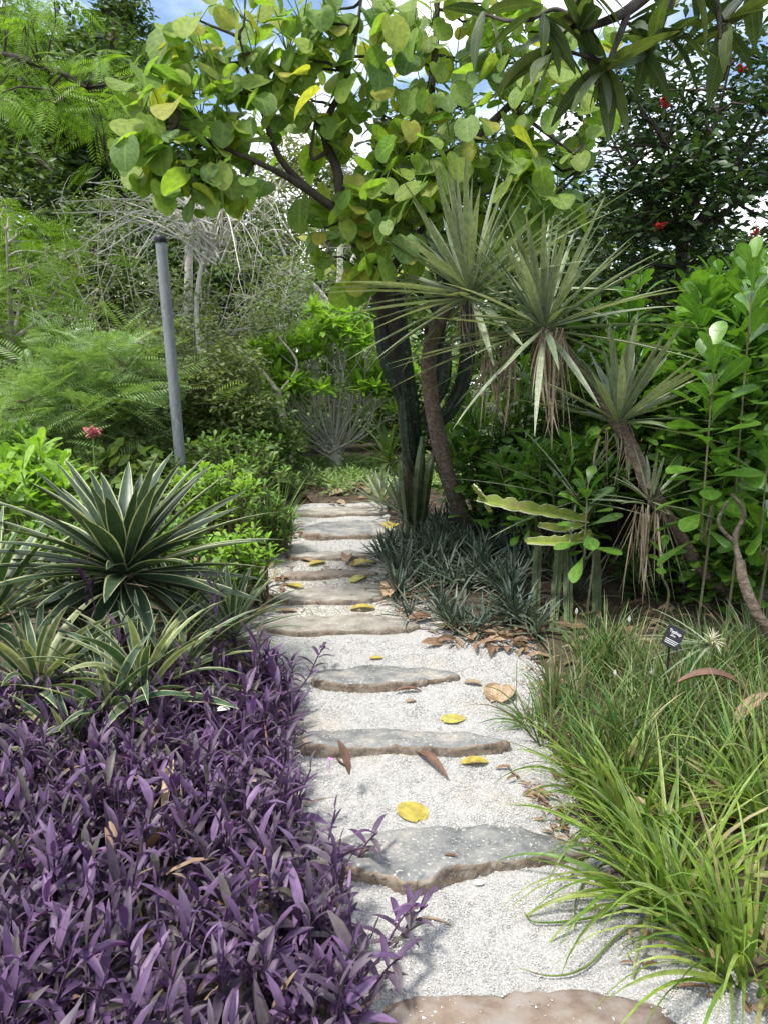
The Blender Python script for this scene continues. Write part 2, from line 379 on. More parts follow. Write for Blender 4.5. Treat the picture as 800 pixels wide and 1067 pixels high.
M_big = leafmat('big_round_leaf', [(.13, .21, .045), (.2, .29, .055), (.11, .2, .075), (.26, .34, .055), (.16, .25, .055), (.22, .31, .06), (.17, .27, .07), (.3, .34, .06), (.38, .34, .06)], trans=.5, rough=.55, spec=.25, veins=6, rib=(.28, .36, .1), tcol=(1.35, 1.55, .5))
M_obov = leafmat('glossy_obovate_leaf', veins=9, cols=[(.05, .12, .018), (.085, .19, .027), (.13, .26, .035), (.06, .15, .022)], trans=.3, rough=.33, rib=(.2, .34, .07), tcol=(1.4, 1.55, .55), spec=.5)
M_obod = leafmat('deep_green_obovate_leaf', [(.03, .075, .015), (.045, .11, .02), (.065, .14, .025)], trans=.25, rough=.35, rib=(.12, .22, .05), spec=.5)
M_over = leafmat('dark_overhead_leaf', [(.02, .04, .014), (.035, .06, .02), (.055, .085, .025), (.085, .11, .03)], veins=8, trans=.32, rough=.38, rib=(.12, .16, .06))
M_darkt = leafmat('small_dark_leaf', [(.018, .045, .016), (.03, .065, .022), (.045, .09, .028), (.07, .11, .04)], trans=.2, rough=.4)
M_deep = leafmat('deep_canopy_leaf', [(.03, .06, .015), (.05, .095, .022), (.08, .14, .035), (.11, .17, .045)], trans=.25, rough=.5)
M_mid = leafmat('mid_green_leaf', [(.055, .11, .025), (.095, .17, .035), (.14, .22, .05), (.19, .26, .08)], trans=.3, rough=.5)
M_olive = leafmat('olive_small_leaf', [(.09, .13, .035), (.14, .18, .055), (.2, .23, .09), (.06, .1, .03)], trans=.3, rough=.5)
M_fern = leafmat('feathery_leaf', [(.14, .24, .07), (.2, .31, .1), (.26, .36, .14)], trans=.3, rough=.5)
M_lime = leafmat('lime_feathery_leaf', [(.1, .2, .02), (.16, .28, .03), (.2, .32, .035)], trans=.4, rough=.5)
M_lime2 = leafmat('lime_leaf', [(.14, .27, .03), (.2, .36, .04), (.26, .42, .06)], trans=.4, rough=.45)
M_bush = leafmat('fresh_bush_leaf', [(.07, .15, .025), (.11, .22, .035), (.17, .3, .05)], trans=.3, rough=.4)
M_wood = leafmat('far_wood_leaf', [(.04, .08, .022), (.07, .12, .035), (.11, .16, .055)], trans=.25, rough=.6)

# ------------------------------------------------------------------ world and sun
w = bpy.data.worlds.new('World'); scene.world = w; w.use_nodes = True
nt = w.node_tree; nt.nodes.clear(); L = nt.links.new
SUN_EL, SUN_AZ = R(64), R(-125)      # azimuth from +Y, clockwise seen from above (negative = left)
sky = N(nt, 'ShaderNodeTexSky', sky_type='NISHITA'); sky.sun_disc = False; sky.sun_elevation = SUN_EL; sky.sun_rotation = SUN_AZ
sky.air_density = 1.0; sky.dust_density = 1.0
tc = N(nt, 'ShaderNodeTexCoord'); sp = N(nt, 'ShaderNodeSeparateXYZ'); L(tc.outputs['Generated'], sp.inputs[0])
ad = N(nt, 'ShaderNodeMath', operation='ADD'); L(sp.outputs[2], ad.inputs[0]); ad.inputs[1].default_value = 0.25
dx = N(nt, 'ShaderNodeMath', operation='DIVIDE'); L(sp.outputs[0], dx.inputs[0]); L(ad.outputs[0], dx.inputs[1])
dy = N(nt, 'ShaderNodeMath', operation='DIVIDE'); L(sp.outputs[1], dy.inputs[0]); L(ad.outputs[0], dy.inputs[1])
cb = N(nt, 'ShaderNodeCombineXYZ'); L(dx.outputs[0], cb.inputs[0]); L(dy.outputs[0], cb.inputs[1]); cb.inputs[2].default_value = 5.3
cn = N(nt, 'ShaderNodeTexNoise', i_Scale=1.5, i_Detail=7.0, i_Roughness=0.55); L(cb.outputs[0], cn.inputs['Vector'])
cr = ramp(nt, [(.42, (0, 0, 0)), (.58, (1, 1, 1))]); L(cn.outputs[0], cr.inputs[0])
cn2 = N(nt, 'ShaderNodeTexNoise', i_Scale=3.2, i_Detail=5.0); L(cb.outputs[0], cn2.inputs['Vector'])
cc = ramp(nt, [(.35, (5.2, 5.9, 7.2)), (.6, (13, 12.9, 12.7))]); L(cn2.outputs[0], cc.inputs[0])
mx = N(nt, 'ShaderNodeMix', data_type='RGBA'); L(cr.outputs[0], mx.inputs[0]); L(sky.outputs[0], mx.inputs[6]); L(cc.outputs[0], mx.inputs[7])
bg = N(nt, 'ShaderNodeBackground', i_Strength=0.135); L(mx.outputs[2], bg.inputs[0])
wo = N(nt, 'ShaderNodeOutputWorld'); L(bg.outputs[0], wo.inputs[0])
sd = bpy.data.lights.new('sun', 'SUN'); sd.energy = 3.2; sd.angle = R(9); sd.color = (1, .955, .88)
so = bpy.data.objects.new('sun', sd); C.objects.link(so)
dirv = np.array([sin(SUN_AZ)*cos(SUN_EL), cos(SUN_AZ)*cos(SUN_EL), sin(SUN_EL)])
import mathutils
so.rotation_euler = mathutils.Vector(dirv).to_track_quat('Z', 'Y').to_euler()
so.location = (0, 0, 20)
scene.view_settings.view_transform = 'Standard'; scene.view_settings.look = 'None'
scene.view_settings.gamma = 1; scene.view_settings.use_curve_mapping = False
scene.view_settings.exposure = 0.9
cy = scene.cycles
cy.use_denoising = True
cy.max_bounces = 6; cy.diffuse_bounces = 3; cy.glossy_bounces = 2; cy.transmission_bounces = 4; cy.transparent_max_bounces = 4
cy.sample_clamp_indirect = 6

# ------------------------------------------------------------------ ground and path
edge_px = [(1160, 250, 900), (1067, 300, 830), (1000, 320, 765), (900, 310, 655), (850, 300, 612), (770, 296, 575), (700, 285, 566), (660, 245, 560), (640, 240, 470), (600, 265, 432), (560, 296, 418), (540, 306, 408), (524, 308, 402)]
ey = []; exl = []; exr = []
for y, a, b in edge_px:
    ga, gb = G(a, y), G(b, y); ey.append(ga[1]); exl.append(ga[0]); exr.append(gb[0])
ey = np.array(ey); exl = np.array(exl); exr = np.array(exr)
ey[0] = min(ey[0], 1.2)
ey = np.concatenate([[-1.0], ey]); exl = np.concatenate([[exl[0]], exl]); exr = np.concatenate([[exr[0]], exr])
PATH_END = ey[-1]
def inpath(x, y):
    l = np.interp(y, ey, exl); r = np.interp(y, ey, exr)
    d = np.minimum(x-l, r-x)
    d = np.minimum(d, PATH_END-y)
    return d                                  # >0 inside
def gz(x, y):
    d = inpath(x, y)
    k = np.clip(-d/0.25, 0, 1)
    return zb(y)-0.03+0.05*np.clip((-d+0.06)/0.12, 0, 1)+0.04*k

xs = np.concatenate([[-600, -200, -80, -40, -20, -12], np.arange(-7, 7.01, .09), [12, 20, 40, 80, 200, 600]])
ys = np.concatenate([[-200, -40, -8], np.arange(-1, 12.01, .09), [14, 18, 25, 40, 80, 200, 600, 1200]])
X, Yg = np.meshgrid(xs, ys)
Z = gz(X, Yg)+rs.uniform(-.012, .012, X.shape)
Z[Yg > 60] = zb(60)
nx, ny = len(xs), len(ys)
i = np.arange(ny-1)[:, None]*nx; j = np.arange(nx-1)[None]
q = np.stack([i+j, i+j+1, i+j+nx+1, i+j+nx], -1).reshape(-1, 4)
mb = MB(); mb.add(np.stack([X, Yg, Z], -1).reshape(-1, 3), q)
tag(mb.build('ground', M_soil), kind='structure')

yy = np.arange(-0.5, PATH_END+.01, .04); uu = np.linspace(0, 1, 41)
l = np.interp(yy, ey, exl)+0.03*np.sin(yy*9)+.02*np.sin(yy*23); r = np.interp(yy, ey, exr)+0.03*np.sin(yy*7+1)+.02*np.sin(yy*19)
X = l[:, None]*(1-uu)+r[:, None]*uu; Yg = yy[:, None]*np.ones((1, 41))
und = 0.006*np.sin(X*11+Yg*7)+0.006*np.sin(X*5-Yg*13)
Z = zb(Yg)+und+rs.uniform(-.002, .002, X.shape)-0.02*(np.clip(1-np.minimum(uu, 1-uu)/0.06, 0, 1)**2)[None]
def grav_z(x, y): return zb(y)+0.006*np.sin(x*11+y*7)+0.006*np.sin(x*5-y*13)
ny, nx = X.shape
i = np.arange(ny-1)[:, None]*nx; j = np.arange(nx-1)[None]
q = np.stack([i+j, i+j+1, i+j+nx+1, i+j+nx], -1).reshape(-1, 4)
mb = MB(); mb.add(np.stack([X, Yg, Z], -1).reshape(-1, 3), q)
o = mb.build('gravel_path', [M_gravel, M_sand])
ya, yb = G(350, 651)[1], G(350, 586)[1]
cen = np.stack([X, Yg], -1)[:-1, :-1].reshape(-1, 2)
o.data.polygons.foreach_set('material_index', ((cen[:, 1] > ya+.05*np.sin(cen[:, 0]*12)) & (cen[:, 1] < yb)).astype(np.int32))
tag(o, kind='structure')

def inpoly0(x, y, a):
    ins = np.zeros(len(x), bool)
    for k in range(len(a)):
        x1, y1 = a[k]; x2, y2 = a[(k+1) % len(a)]
        ins ^= ((y1 > y) != (y2 > y)) & (x < (x2-x1)*(y-y1)/(y2-y1+1e-12)+x1)
    return ins
# loose white pebbles
def pebbles(n, y0, y1, s0, s1, keep=None):
    y = rs.uniform(y0, y1, n); l = np.interp(y, ey, exl); r = np.interp(y, ey, exr)
    x = l+(r-l)*rs.uniform(-.01, 1.01, n)
    z = grav_z(x, y)+0.001
    z -= .02*np.clip(1-inpath(x, y)/0.05, 0, 1)**2
    return np.stack([x, y, z], 1), rs.uniform(s0, s1, n)
OCT = np.array([[1, 0, 0], [0, 1, 0], [-1, 0, 0], [0, -1, 0], [0, 0, .8], [0, 0, -.8]], float)
OF = np.array([[0, 1, 4], [1, 2, 4], [2, 3, 4], [3, 0, 4], [1, 0, 5], [2, 1, 5], [3, 2, 5], [0, 3, 5]])
def put_pebbles(mb, pos, s):
    n = len(pos); V = OCT[None]*rs.uniform(.55, 1.25, (n, 6, 1))
    V = V+rs.uniform(-.25, .25, V.shape)
    a = rs.uniform(0, 2*pi, n); c, sn = np.cos(a), np.sin(a)
    Vx = V[..., 0]*c[:, None]-V[..., 1]*sn[:, None]; Vy = V[..., 0]*sn[:, None]+V[..., 1]*c[:, None]
    V = np.stack([Vx, Vy, V[..., 2]], -1)*s[:, None, None]+pos[:, None]
    Fc = (OF[None]+(np.arange(n)*6)[:, None, None]).reshape(-1, 3)
    mb.add(V.reshape(-1, 3), Fc)
mb = MB()
for n, a, b, s0, s1 in ((56000, 1.2, 3.2, .0022, .0046), (13000, 3.2, 4.05, .0035, .006), (700, 4.05, 5.3, .004, .007), (4200, 5.3, 7.6, .004, .008)):
    put_pebbles(mb, *pebbles(n, a, b, s0, s1))
put_pebbles(mb, *pebbles(260, 1.3, 4.5, .006, .012))
tag(mb.build('gravel', M_pebble, smooth=False), 'loose crushed white gravel spread over the path', 'gravel', kind='stuff')

# stepping stones
stones = [
 ('broad reddish brown slab at the bottom edge of the picture, nearest of the steps', M_rust, .022, [(398, 1046), (450, 1033), (520, 1028), (600, 1026), (660, 1034), (700, 1050), (735, 1095), (560, 1112), (380, 1104)]),
 ('large grey slab with a brown broken front edge, under a round yellow leaf', M_slate, .05, [(350, 866), (400, 853), (470, 847), (540, 850), (585, 864), (612, 878), (570, 889), (520, 893), (478, 900), (445, 914), (424, 917), (395, 907), (360, 900)]),
 ('long grey slab with rusty front, between two fallen yellow leaves', M_slate, .05, [(318, 756), (370, 750), (430, 753), (490, 757), (528, 769), (524, 773), (470, 777), (400, 777), (345, 777), (316, 772)]),
 ('lens shaped grey slab with a small yellow leaf on its back edge', M_slate, .045, [(326, 702), (348, 691), (395, 686), (450, 690), (478, 699), (460, 704), (430, 709), (390, 711), (350, 711), (330, 708)]),
 ('flat tan slab at the foot of the small far steps, just above the open gravel', M_tan, .04, [(262, 646), (330, 637), (395, 635), (436, 647), (410, 653), (350, 656), (300, 656)]),
 ('tan slab with a fallen brown leaf at its right end', M_tan, .04, [(284, 618), (330, 607), (380, 605), (410, 616), (388, 622), (335, 625), (300, 625)]),
 ('thin red brown edged slab among yellow fallen leaves', M_rust, .03, [(296, 595), (340, 591), (385, 591), (392, 596), (345, 600), (300, 600)]),
 ('pale slab half buried in white gravel below the top landing', M_tan, .04, [(300, 573), (340, 570), (388, 571), (394, 576), (345, 580), (308, 579)]),
 ('wide grey slab just below the top of the path', M_slate, .05, [(314, 546), (350, 537), (394, 538), (404, 551), (385, 556), (345, 557), (317, 554)]),
 ('weathered pale slab forming the top landing of the path', M_tan, .04, [(308, 530), (350, 524.5), (394, 525), (402, 532), (350, 535), (313, 535)]),
]
def make_stone(label, mat, up, poly):
    pts = np.array([G(a, b, up) for a, b in poly]); 
    cy_ = pts[:, :2].mean(0)
    top = float(zb(pts[:, 1].min()))+up if up > .03 else float(zb(pts[:, 1].mean()))+up
    # closed smooth outline
    n = len(pts); dense = []
    for k in range(n):
        p0, p1, p2, p3 = [pts[(k+d) % n][:2] for d in (-1, 0, 1, 2)]
        for t in np.arange(6)/6:
            dense.append(0.5*((2*p1)+(-p0+p2)*t+(2*p0-5*p1+4*p2-p3)*t*t+(-p0+3*p1-3*p2+p3)*t**3))
    D = np.array(dense)
    c = D.mean(0); m = len(D)
    sc = np.linalg.norm(D-c, axis=1).mean()
    D = D+rs.normal(0, .005, D.shape)*min(1, sc*2)
    mb = MB(); rings = []
    # top face as concentric rings with a little relief
    for f in (0.25, .5, .72, .88, .96):
        a = c+(D-c)*f
        z = top+0.004*np.sin(a[:, 0]*17+a[:, 1]*11)+.003*np.sin(a[:, 0]*41)-(.006 if f > .9 else 0)
        rings.append(np.column_stack([a, z]))
    nt_ = len(rings)
    jag = rs.uniform(-.008, .008, m)
    kk = np.arange(m)/m*2*pi; ph = rs.uniform(0, 7, 3)
    chip = np.clip(.5*np.sin(kk*5+ph[0])+.5*np.sin(kk*11+ph[1])+.4*np.sin(kk*23+ph[2]), 0, 1)*min(.02, sc*.06)
    inw = (c-D)/np.linalg.norm(c-D, axis=1)[:, None]
    for q_, w_ in ((nt_-1, 1.0), (nt_-2, .4)):
        rings[q_][:, :2] += inw*(chip*w_)[:, None]; rings[q_][:, 2] += jag*.3
    D0 = D; D = D+inw*(chip*.45)[:, None]
    rings.append(np.column_stack([D, np.full(m, top-.012)+jag*.5]))
    rings.append(np.column_stack([c+(D-c)*1.0+rs.uniform(-.006, .006, (m, 2)), np.full(m, top-.024)+jag*.5]))
    D = D0
    rings.append(np.column_stack([c+(D-c)*1.008+rs.uniform(-.006, .006, (m, 2)), np.full(m, top-.045)]))
    rings.append(np.column_stack([c+(D-c)*.98, np.full(m, top-.14)]))
    V = np.concatenate(rings+[np.array([[c[0], c[1], top]])])
    y0_, y1_ = D[:, 1].min(), D[:, 1].max()
    drop = max(0, (top-float(zb(y1_)))-.012)
    V[:, 2] -= drop*np.clip((V[:, 1]-y0_)/(y1_-y0_)-.25, 0, 1)/.75
    Vn = len(V)-1
    fq = []; fm = []
    for rr in range(len(rings)-1):
        for k in range(m):
            fq.append([rr*m+k, (rr+1)*m+k, (rr+1)*m+(k+1) % m, rr*m+(k+1) % m]); fm.append(0 if rr < nt_-1 else 1)
    fq = np.array(fq); fm = np.array(fm)
    base = mb.n
    mb.V.append(V); mb.U.append(np.zeros((len(V), 2))); mb.n += len(V)
    for k in (0, 1):
        mb.L.append(fq[fm == k]+base); mb.M.append(np.full((fm == k).sum(), k))
    mb.L.append(np.array([[k, (k+1) % m, Vn] for k in range(m)])+base); mb.M.append(np.zeros(m, int))
    o = mb.build('stepping_stone', [mat, M_side])
    tag(o, label, 'stepping stone', 'stone steps along the gravel path')
    return top, D
stone_info = [make_stone(*s) for s in stones]
def surface_z(x, y):
    z = float(grav_z(x, y)) if inpath(x, y) > 0 else float(gz(x, y))
    for top, D in stone_info:
        ins = False; n = len(D)
        for a in range(n):
            x1, y1 = D[a]; x2, y2 = D[(a+1) % n]
            if (y1 > y) != (y2 > y) and x < (x2-x1)*(y-y1)/(y2-y1)+x1: ins = not ins
        if ins: z = max(z, top)
    return z
def on_surface(px, py):
    g = G(px, py)
    for _ in range(4):
        g = G(px, py, surface_z(g[0], g[1])-float(zb(g[1])))
    return g

# pebbles kicked onto the slabs
pp = []
for top, D in stone_info[:5]:
    lo, hi = D.min(0), D.max(0); n = int(240*(hi-lo)[0]*(hi-lo)[1]/.25)
    a = np.stack([rs.uniform(lo[0], hi[0], n), lo[1]+(hi-lo)[1]*rs.rand(n)**.6], 1)
    m = inpoly0(a[:, 0], a[:, 1], D); cl_ = np.sin(a[:, 0]*19)+np.sin(a[:, 1]*23+a[:, 0]*7)
    a = a[m & (rs.rand(n) < .25+.5*(cl_ > .6))]
    drop = max(0, (top-float(zb(hi[1])))-.012)
    z = top-drop*np.clip((a[:, 1]-lo[1])/(hi-lo)[1]-.25, 0, 1)/.75+.003
    pp.append(np.column_stack([a, z]))
pp = np.concatenate(pp); mb = MB(); put_pebbles(mb, pp, rs.uniform(.002, .0048, len(pp)))
tag(mb.build('scattered_gravel', M_pebble, smooth=False), 'stray white gravel scattered over the stone slabs', 'gravel', kind='stuff')

# ------------------------------------------------------------------ fallen leaves and petals
def fallen(name, px, py, size, kind, mat, az, label, width=.7, curl=.4, fold=.25, cat='fallen leaf', lift=.006, group=None):
    p = on_surface(px, py); mb = MB()
    d = np.array([cos(az), sin(az), 0])
    b = p-d*size/2; b[2] = p[2]+lift
    blades(mb, [b], [az], [curl*.5], [size], [size*width], [curl], kind=kind, ns=10, fold=fold, bp=1)
    if kind == 'round': tube(mb, [b+[0, 0, .0], b-d*size*.3+[0, 0, .003]], .0015, 4)
    o = mb.build(name, mat); tag(o, label, cat, group)
    return o
fallen('fallen_leaf', 428, 846, .12, 'round', M_yel, 2.0, 'round yellow fallen leaf with brown blotches on the large grey slab', width=.95, curl=.12, fold=.06)
fallen('fallen_leaf', 473, 750, .10, 'round', M_ylg, .3, 'pale yellow green round leaf lying on gravel behind the long grey slab', width=.95, curl=.1, fold=.05)
fallen('fallen_leaf', 392, 687, .07, 'oval', M_yel, .1, 'small yellow leaf on the back edge of the lens shaped slab', width=.6, curl=.3)
fallen('fallen_leaf', 426, 722, .13, 'lance', M_deadr, .05, 'dark curled brown leaf in front of the lens shaped slab', width=.28, curl=.9, fold=.7)
fallen('fallen_leaf', 447, 797, .26, 'lance', M_deadr, -1.05, 'long dark brown twisted leaf lying diagonally in front of the long grey slab', width=.22, curl=.5, fold=.7)
fallen('fallen_leaf', 355, 790, .2, 'lance', M_deadr, 1.9, 'dark dried leaf sticking out beside the purple plants', width=.3, curl=-1.0, fold=.6, lift=.02)
fallen('fallen_leaf', 494, 796, .11, 'oval', M_yel, .1, 'yellow and brown curled leaf on gravel right of the long dark leaf', width=.55, curl=.4, fold=.3)
fallen('fallen_leaf', 492, 714, .09, 'oval', M_dead, -.3, 'small reddish curled leaf right of the lens shaped slab', width=.5, curl=.7, fold=.5)
fallen('fallen_leaf', 520, 722, .2, 'round', M_deadp, 1.3, 'large pale brown dead leaf beside the grass clump', width=.8, curl=.2, fold=.2)
fallen('fallen_leaf', 428, 732, .05, 'oval', M_dead, .3, 'tiny red brown leaf scrap on the gravel below the dark curled leaf', width=.6)
fallen('fallen_leaf', 378, 636, .16, 'oval', M_yel, .1, 'yellow brown curled leaf on the tan slab step', width=.5, curl=.6, fold=.4)
fallen('fallen_leaf', 408, 620, .2, 'round', M_deadp, 1.3, 'big curled pale brown leaf at the right end of the tan slab', width=.8, curl=.8, fold=.5, lift=.03)
fallen('fallen_leaf', 298, 638, .14, 'oval', M_dead, 0, 'brown leaf at the left end of the flat tan slab', width=.4, curl=.5)
fallen('fallen_leaf', 307, 612, .13, 'oval', M_yel, -.5, 'yellow leaf striped brown at the left end of the tan slab', width=.6, curl=.5)
fallen('fallen_leaf', 375, 604, .16, 'round', M_ylg, 1.0, 'yellow green leaf at the foot of the blue green spiky plants', width=.6, curl=.4)
fallen('fallen_leaf', 331, 588, .14, 'oval', M_yel, .6, 'yellow leaf on the left of the red brown edged slab', width=.6, curl=.4)
fallen('fallen_leaf', 362, 586, .16, 'round', M_deadp, 1.5, 'upright curled tan leaf in the middle of the far steps', width=.7, curl=1.0, fold=.6, lift=.03)
fallen('fallen_leaf', 380, 590, .18, 'round', M_yel, .5, 'bright yellow leaf right of the upright tan leaf', width=.8, curl=.5, lift=.02)
fallen('fallen_leaf', 320, 585, .12, 'oval', M_dead, 2.5, 'brown leaf at the left of the far steps', width=.6, curl=.6)
fallen('fallen_leaf', 409, 555, .2, 'round', M_yel, 1.2, 'yellow leaf caught on the blue green spiky plants by the top steps', width=.8, curl=.6, lift=.06)
fallen('fallen_leaf', 380, 888, .06, 'lance', M_deadr, 0.05, 'tiny dark narrow leaf on the left of the large grey slab', width=.2)
fallen('fallen_leaf', 470, 893, .045, 'lance', M_deadr, -.1, 'small brown twig like leaf in the middle of the large grey slab', width=.3)
fallen('petal', 235, 792, .05, 'oval', M_petal, .3, 'white petal lying on the purple leaves', width=.9, curl=.3, cat='petal').location.z += .2
fallen('petal', 500, 922, .03, 'round', M_petal, .3, 'small white petal on the gravel below the large slab', width=.9, curl=.3, cat='petal')
fallen('petal', 432, 946, .02, 'oval', M_red, .3, 'tiny red petal on the white gravel', width=.9, curl=.3, cat='petal')
mbp = MB()
pts = [on_surface(a, b)+[0, 0, .008] for a, b in ((428, 962), (448, 959), (470, 966))]
tube(mbp, spline(pts, 5), [.003, .004, .002], 5)
tag(mbp.build('twig', M_dead), 'small brown twig lying on gravel beside the purple sprig', 'twig')

# leaf litter in the beds
mb = MB()
def litter(poly, n, s0=.05, s1=.14):
    a = np.array([G(*p)[:2] for p in poly]); lo, hi = a.min(0), a.max(0); c = 0
    pos = []
    while len(pos) < n and c < n*40:
        c += 1
        x, y = rs.uniform(lo, hi); ins = False
        for k in range(len(a)):
            x1, y1 = a[k]; x2, y2 = a[(k+1) % len(a)]
            if (y1 > y) != (y2 > y) and x < (x2-x1)*(y-y1)/(y2-y1)+x1: ins = not ins
        if ins: pos.append([x, y, max(float(gz(x, y)), float(grav_z(x, y)) if inpath(x, y) > 0 else -9)+rs.uniform(.005, .03)])
    pos = np.array(pos); n = len(pos); s = rs.uniform(s0, s1, n)
    blades(mb, pos, rs.uniform(0, 2*pi, n), rs.uniform(-.1, .6, n), s, s*rs.uniform(.15, .5, n), rs.uniform(.2, 1.4, n), kind='lance', ns=5, fold=rs.uniform(.1, .7, n), roll=rs.uniform(-.6, .6, n))
litter([(440, 652), (545, 655), (560, 690), (520, 680), (460, 672)], 110)
litter([(540, 640), (800, 640), (800, 760), (560, 740)], 160)
litter([(560, 800), (620, 860), (690, 960), (740, 1060), (800, 1067), (800, 850)], 120, .03, .1)
litter([(270, 560), (312, 540), (300, 620), (262, 650), (230, 660), (240, 600)], 160, .05, .12)
litter([(390, 600), (440, 600), (450, 655), (410, 640)], 50, .06, .14)
litter([(-100, 560), (240, 560), (240, 700), (-100, 740)], 420, .06, .16)
litter([(300, 505), (410, 505), (405, 526), (305, 527)], 90, .08, .2)
litter([(310, 660), (540, 665), (570, 800), (620, 900), (700, 1060), (340, 1060), (330, 800)], 170, .004, .014)
litter([(275, 590), (420, 590), (440, 650), (270, 650)], 120, .015, .06)
litter([(540, 700), (560, 690), (640, 900), (740, 1050), (690, 1050), (600, 930)], 110, .01, .05)
litter([(520, 790), (590, 850), (600, 900), (560, 850)], 60, .02, .06)
tag(mb.build('leaf_litter', M_dead), 'dry brown leaf litter along both edges of the path', 'leaf litter', kind='stuff')

# ------------------------------------------------------------------ purple ground cover
def shoots(mb, smb, pts, h0=.1, h1=.26):
    """upright shoots of purple leaves; pts on the ground"""
    n = len(pts); h = rs.uniform(h0, h1, n)
    lean = rs.uniform(0, 2*pi, n); la = rs.uniform(0, .12, n)
    tops = pts+np.stack([np.cos(lean)*la, np.sin(lean)*la, h], 1)
    sz_ = rs.choice([.6, .85, 1.0, 1.15], n)
    for k in range(7):
        f = 1-k*.12
        p = pts*(1-f)+tops*f
        az = lean+k*pi*.92+rs.normal(0, .35, n)
        el = np.clip(1.25-k*.2+rs.normal(0, .22, n), -.1, 1.5)
        ln = rs.uniform(.06, .125, n)*(0.75 if k == 0 else 1)*sz_
        blades(mb, p, az, el, ln, ln*rs.uniform(.19, .3, n), rs.uniform(.1, 1.1, n), kind='lance', ns=5, fold=rs.uniform(.25, .7, n), roll=rs.normal(0, .25, n))
    for k in range(n): tube(smb, [pts[k], tops[k]], [.004, .003], 4)
poly = np.array([G(a, b)[:2] for a, b in ((-330, 770), (-60, 770), (100, 768), (200, 750), (260, 722), (306, 722), (304, 800), (322, 880), (346, 950), (376, 1020), (376, 1180), (300, 1500), (-400, 1500))])
def inpoly(x, y, a):
    ins = np.zeros(len(x), bool)
    for k in range(len(a)):
        x1, y1 = a[k]; x2, y2 = a[(k+1) % len(a)]
        c = ((y1 > y) != (y2 > y)) & (x < (x2-x1)*(y-y1)/(y2-y1+1e-12)+x1); ins ^= c
    return ins
x = rs.uniform(-2.4, .1, 60000); y = rs.uniform(.9, 4.0, 60000)
k = inpoly(x, y, poly); x, y = x[k][:1900], y[k][:1900]
pts = np.stack([x, y, gz(x, y)], 1)
mb = MB(); shoots(mb, mb, pts)
o = mb.build('purple_ground_cover', M_purple)
tag(o, 'dense bed of purple lance shaped leaves filling the lower left', 'ground cover', kind='stuff')
x = rs.uniform(-2.2, .05, 9000); y = rs.uniform(.9, 3.6, 9000); k = inpoly(x, y, poly); x, y = x[k][:420], y[k][:420]
mb = MB(); n = len(x)
ln = rs.uniform(.05, .16, n)
blades(mb, np.stack([x, y, gz(x, y)+rs.uniform(.01, .16, n)], 1), rs.uniform(0, 7, n), rs.uniform(-.4, 1.2, n), ln, ln*rs.uniform(.05, .25, n), rs.uniform(0, 1, n), kind='lance', ns=4, roll=rs.uniform(-1, 1, n))
tag(mb.build('dry_leaf_scraps', M_dead), 'dry tan leaf scraps caught among the purple leaves', 'leaf litter', kind='stuff')

def sprig(px, py, hgt, az, label):
    p = G(px, py); t = thing('purple_sprig', p, label, 'plant', 'loose purple sprigs over the gravel')
    s = MB(); lv = MB()
    c = spline([p, p+[cos(az)*hgt*.4, sin(az)*hgt*.4, hgt*.7], p+[cos(az)*hgt*.7, sin(az)*hgt*.7, hgt]], 6)
    tube(s, c, [.0035, .0025], 5)
    for k in range(7):
        b = c[min(len(c)-1, 2+int(k*1.5))]
        blades(lv, [b], [az+k*2.7+rs.normal(0, .3)], [.9-rs.uniform(0, .6)], [.1], [.022], [.9], kind='lance', ns=7, fold=.4)
    s.build('stem', M_pstem, t); lv.build('foliage', M_purple, t)
sprig(392, 1005, .16, .3, 'purple sprig leaning right over gravel above the reddish slab')
sprig(408, 990, .14, 0, 'outermost purple sprig on the gravel, topmost of the loose ones')
sprig(385, 1035, .12, -.2, 'purple sprig at the corner of the reddish slab')
sprig(322, 705, .14, .6, 'thin purple sprig rising at the far tip of the purple bed')
sprig(366, 905, .12, .1, 'purple sprig touching the left end of the large grey slab')
def flower(px, py, Y, mat, label, s=.014, name='flower', group=None):
    p = P(px, py, Y); mb = MB(); n = 3 if mat is M_pink else 5
    az = np.arange(n)*2*pi/n
    blades(mb, np.repeat([p], n, 0), az, [.5]*n, [s]*n, [s*.9]*n, [.4]*n, kind='oval', ns=4)
    tube(mb, [p, p-[0, 0, .06]], .0012, 4)
    tag(mb.build(name, mat), label, 'flower', group)
for a, b, Y, d in ((34, 776, 2.5, 'at the far left of the bed'), (70, 861, 2.15, 'near the grey stone at left'), (71, 820, 2.3, 'between two pale leaves at left'), (302, 818, 2.45, 'near the path side of the bed'), (14, 909, 2.0, 'at the left picture edge'), (344, 792, 2.6, 'close to the dark dried leaf'), (262, 1036, 1.72, 'near the bottom of the bed')):
    flower(a, b, Y, M_pink, 'tiny pink three petalled flower '+d, group='pink flowers in the purple bed')
def scrap(px, py, Y, ln, az, el, mat, label, wd=.2, bend=.6, kind='lance', fold=.6):
    p = P(px, py, Y); mb = MB()
    blades(mb, [p], [az], [el], [ln], [ln*wd], [bend], kind=kind, ns=12, fold=fold, twist=.6)
    tag(mb.build('fallen_leaf', mat), label, 'fallen leaf')
scrap(180, 792, 2.35, .24, -1.45, -.3, M_deadp, 'pale brown curled dead leaf standing among the purple leaves', wd=.17, bend=.5)
scrap(352, 772, 2.6, .13, -.8, -.8, M_deadr, 'curled brown dead leaf hanging at the edge of the purple bed', wd=.3)
scrap(120, 1030, 1.7, .14, .2, .2, M_deadp, 'torn tan leaf low in the purple bed near the bottom', wd=.25)
scrap(255, 1062, 1.65, .14, .4, .4, M_deadp, 'tan dead leaf at the bottom edge among purple leaves', wd=.25)
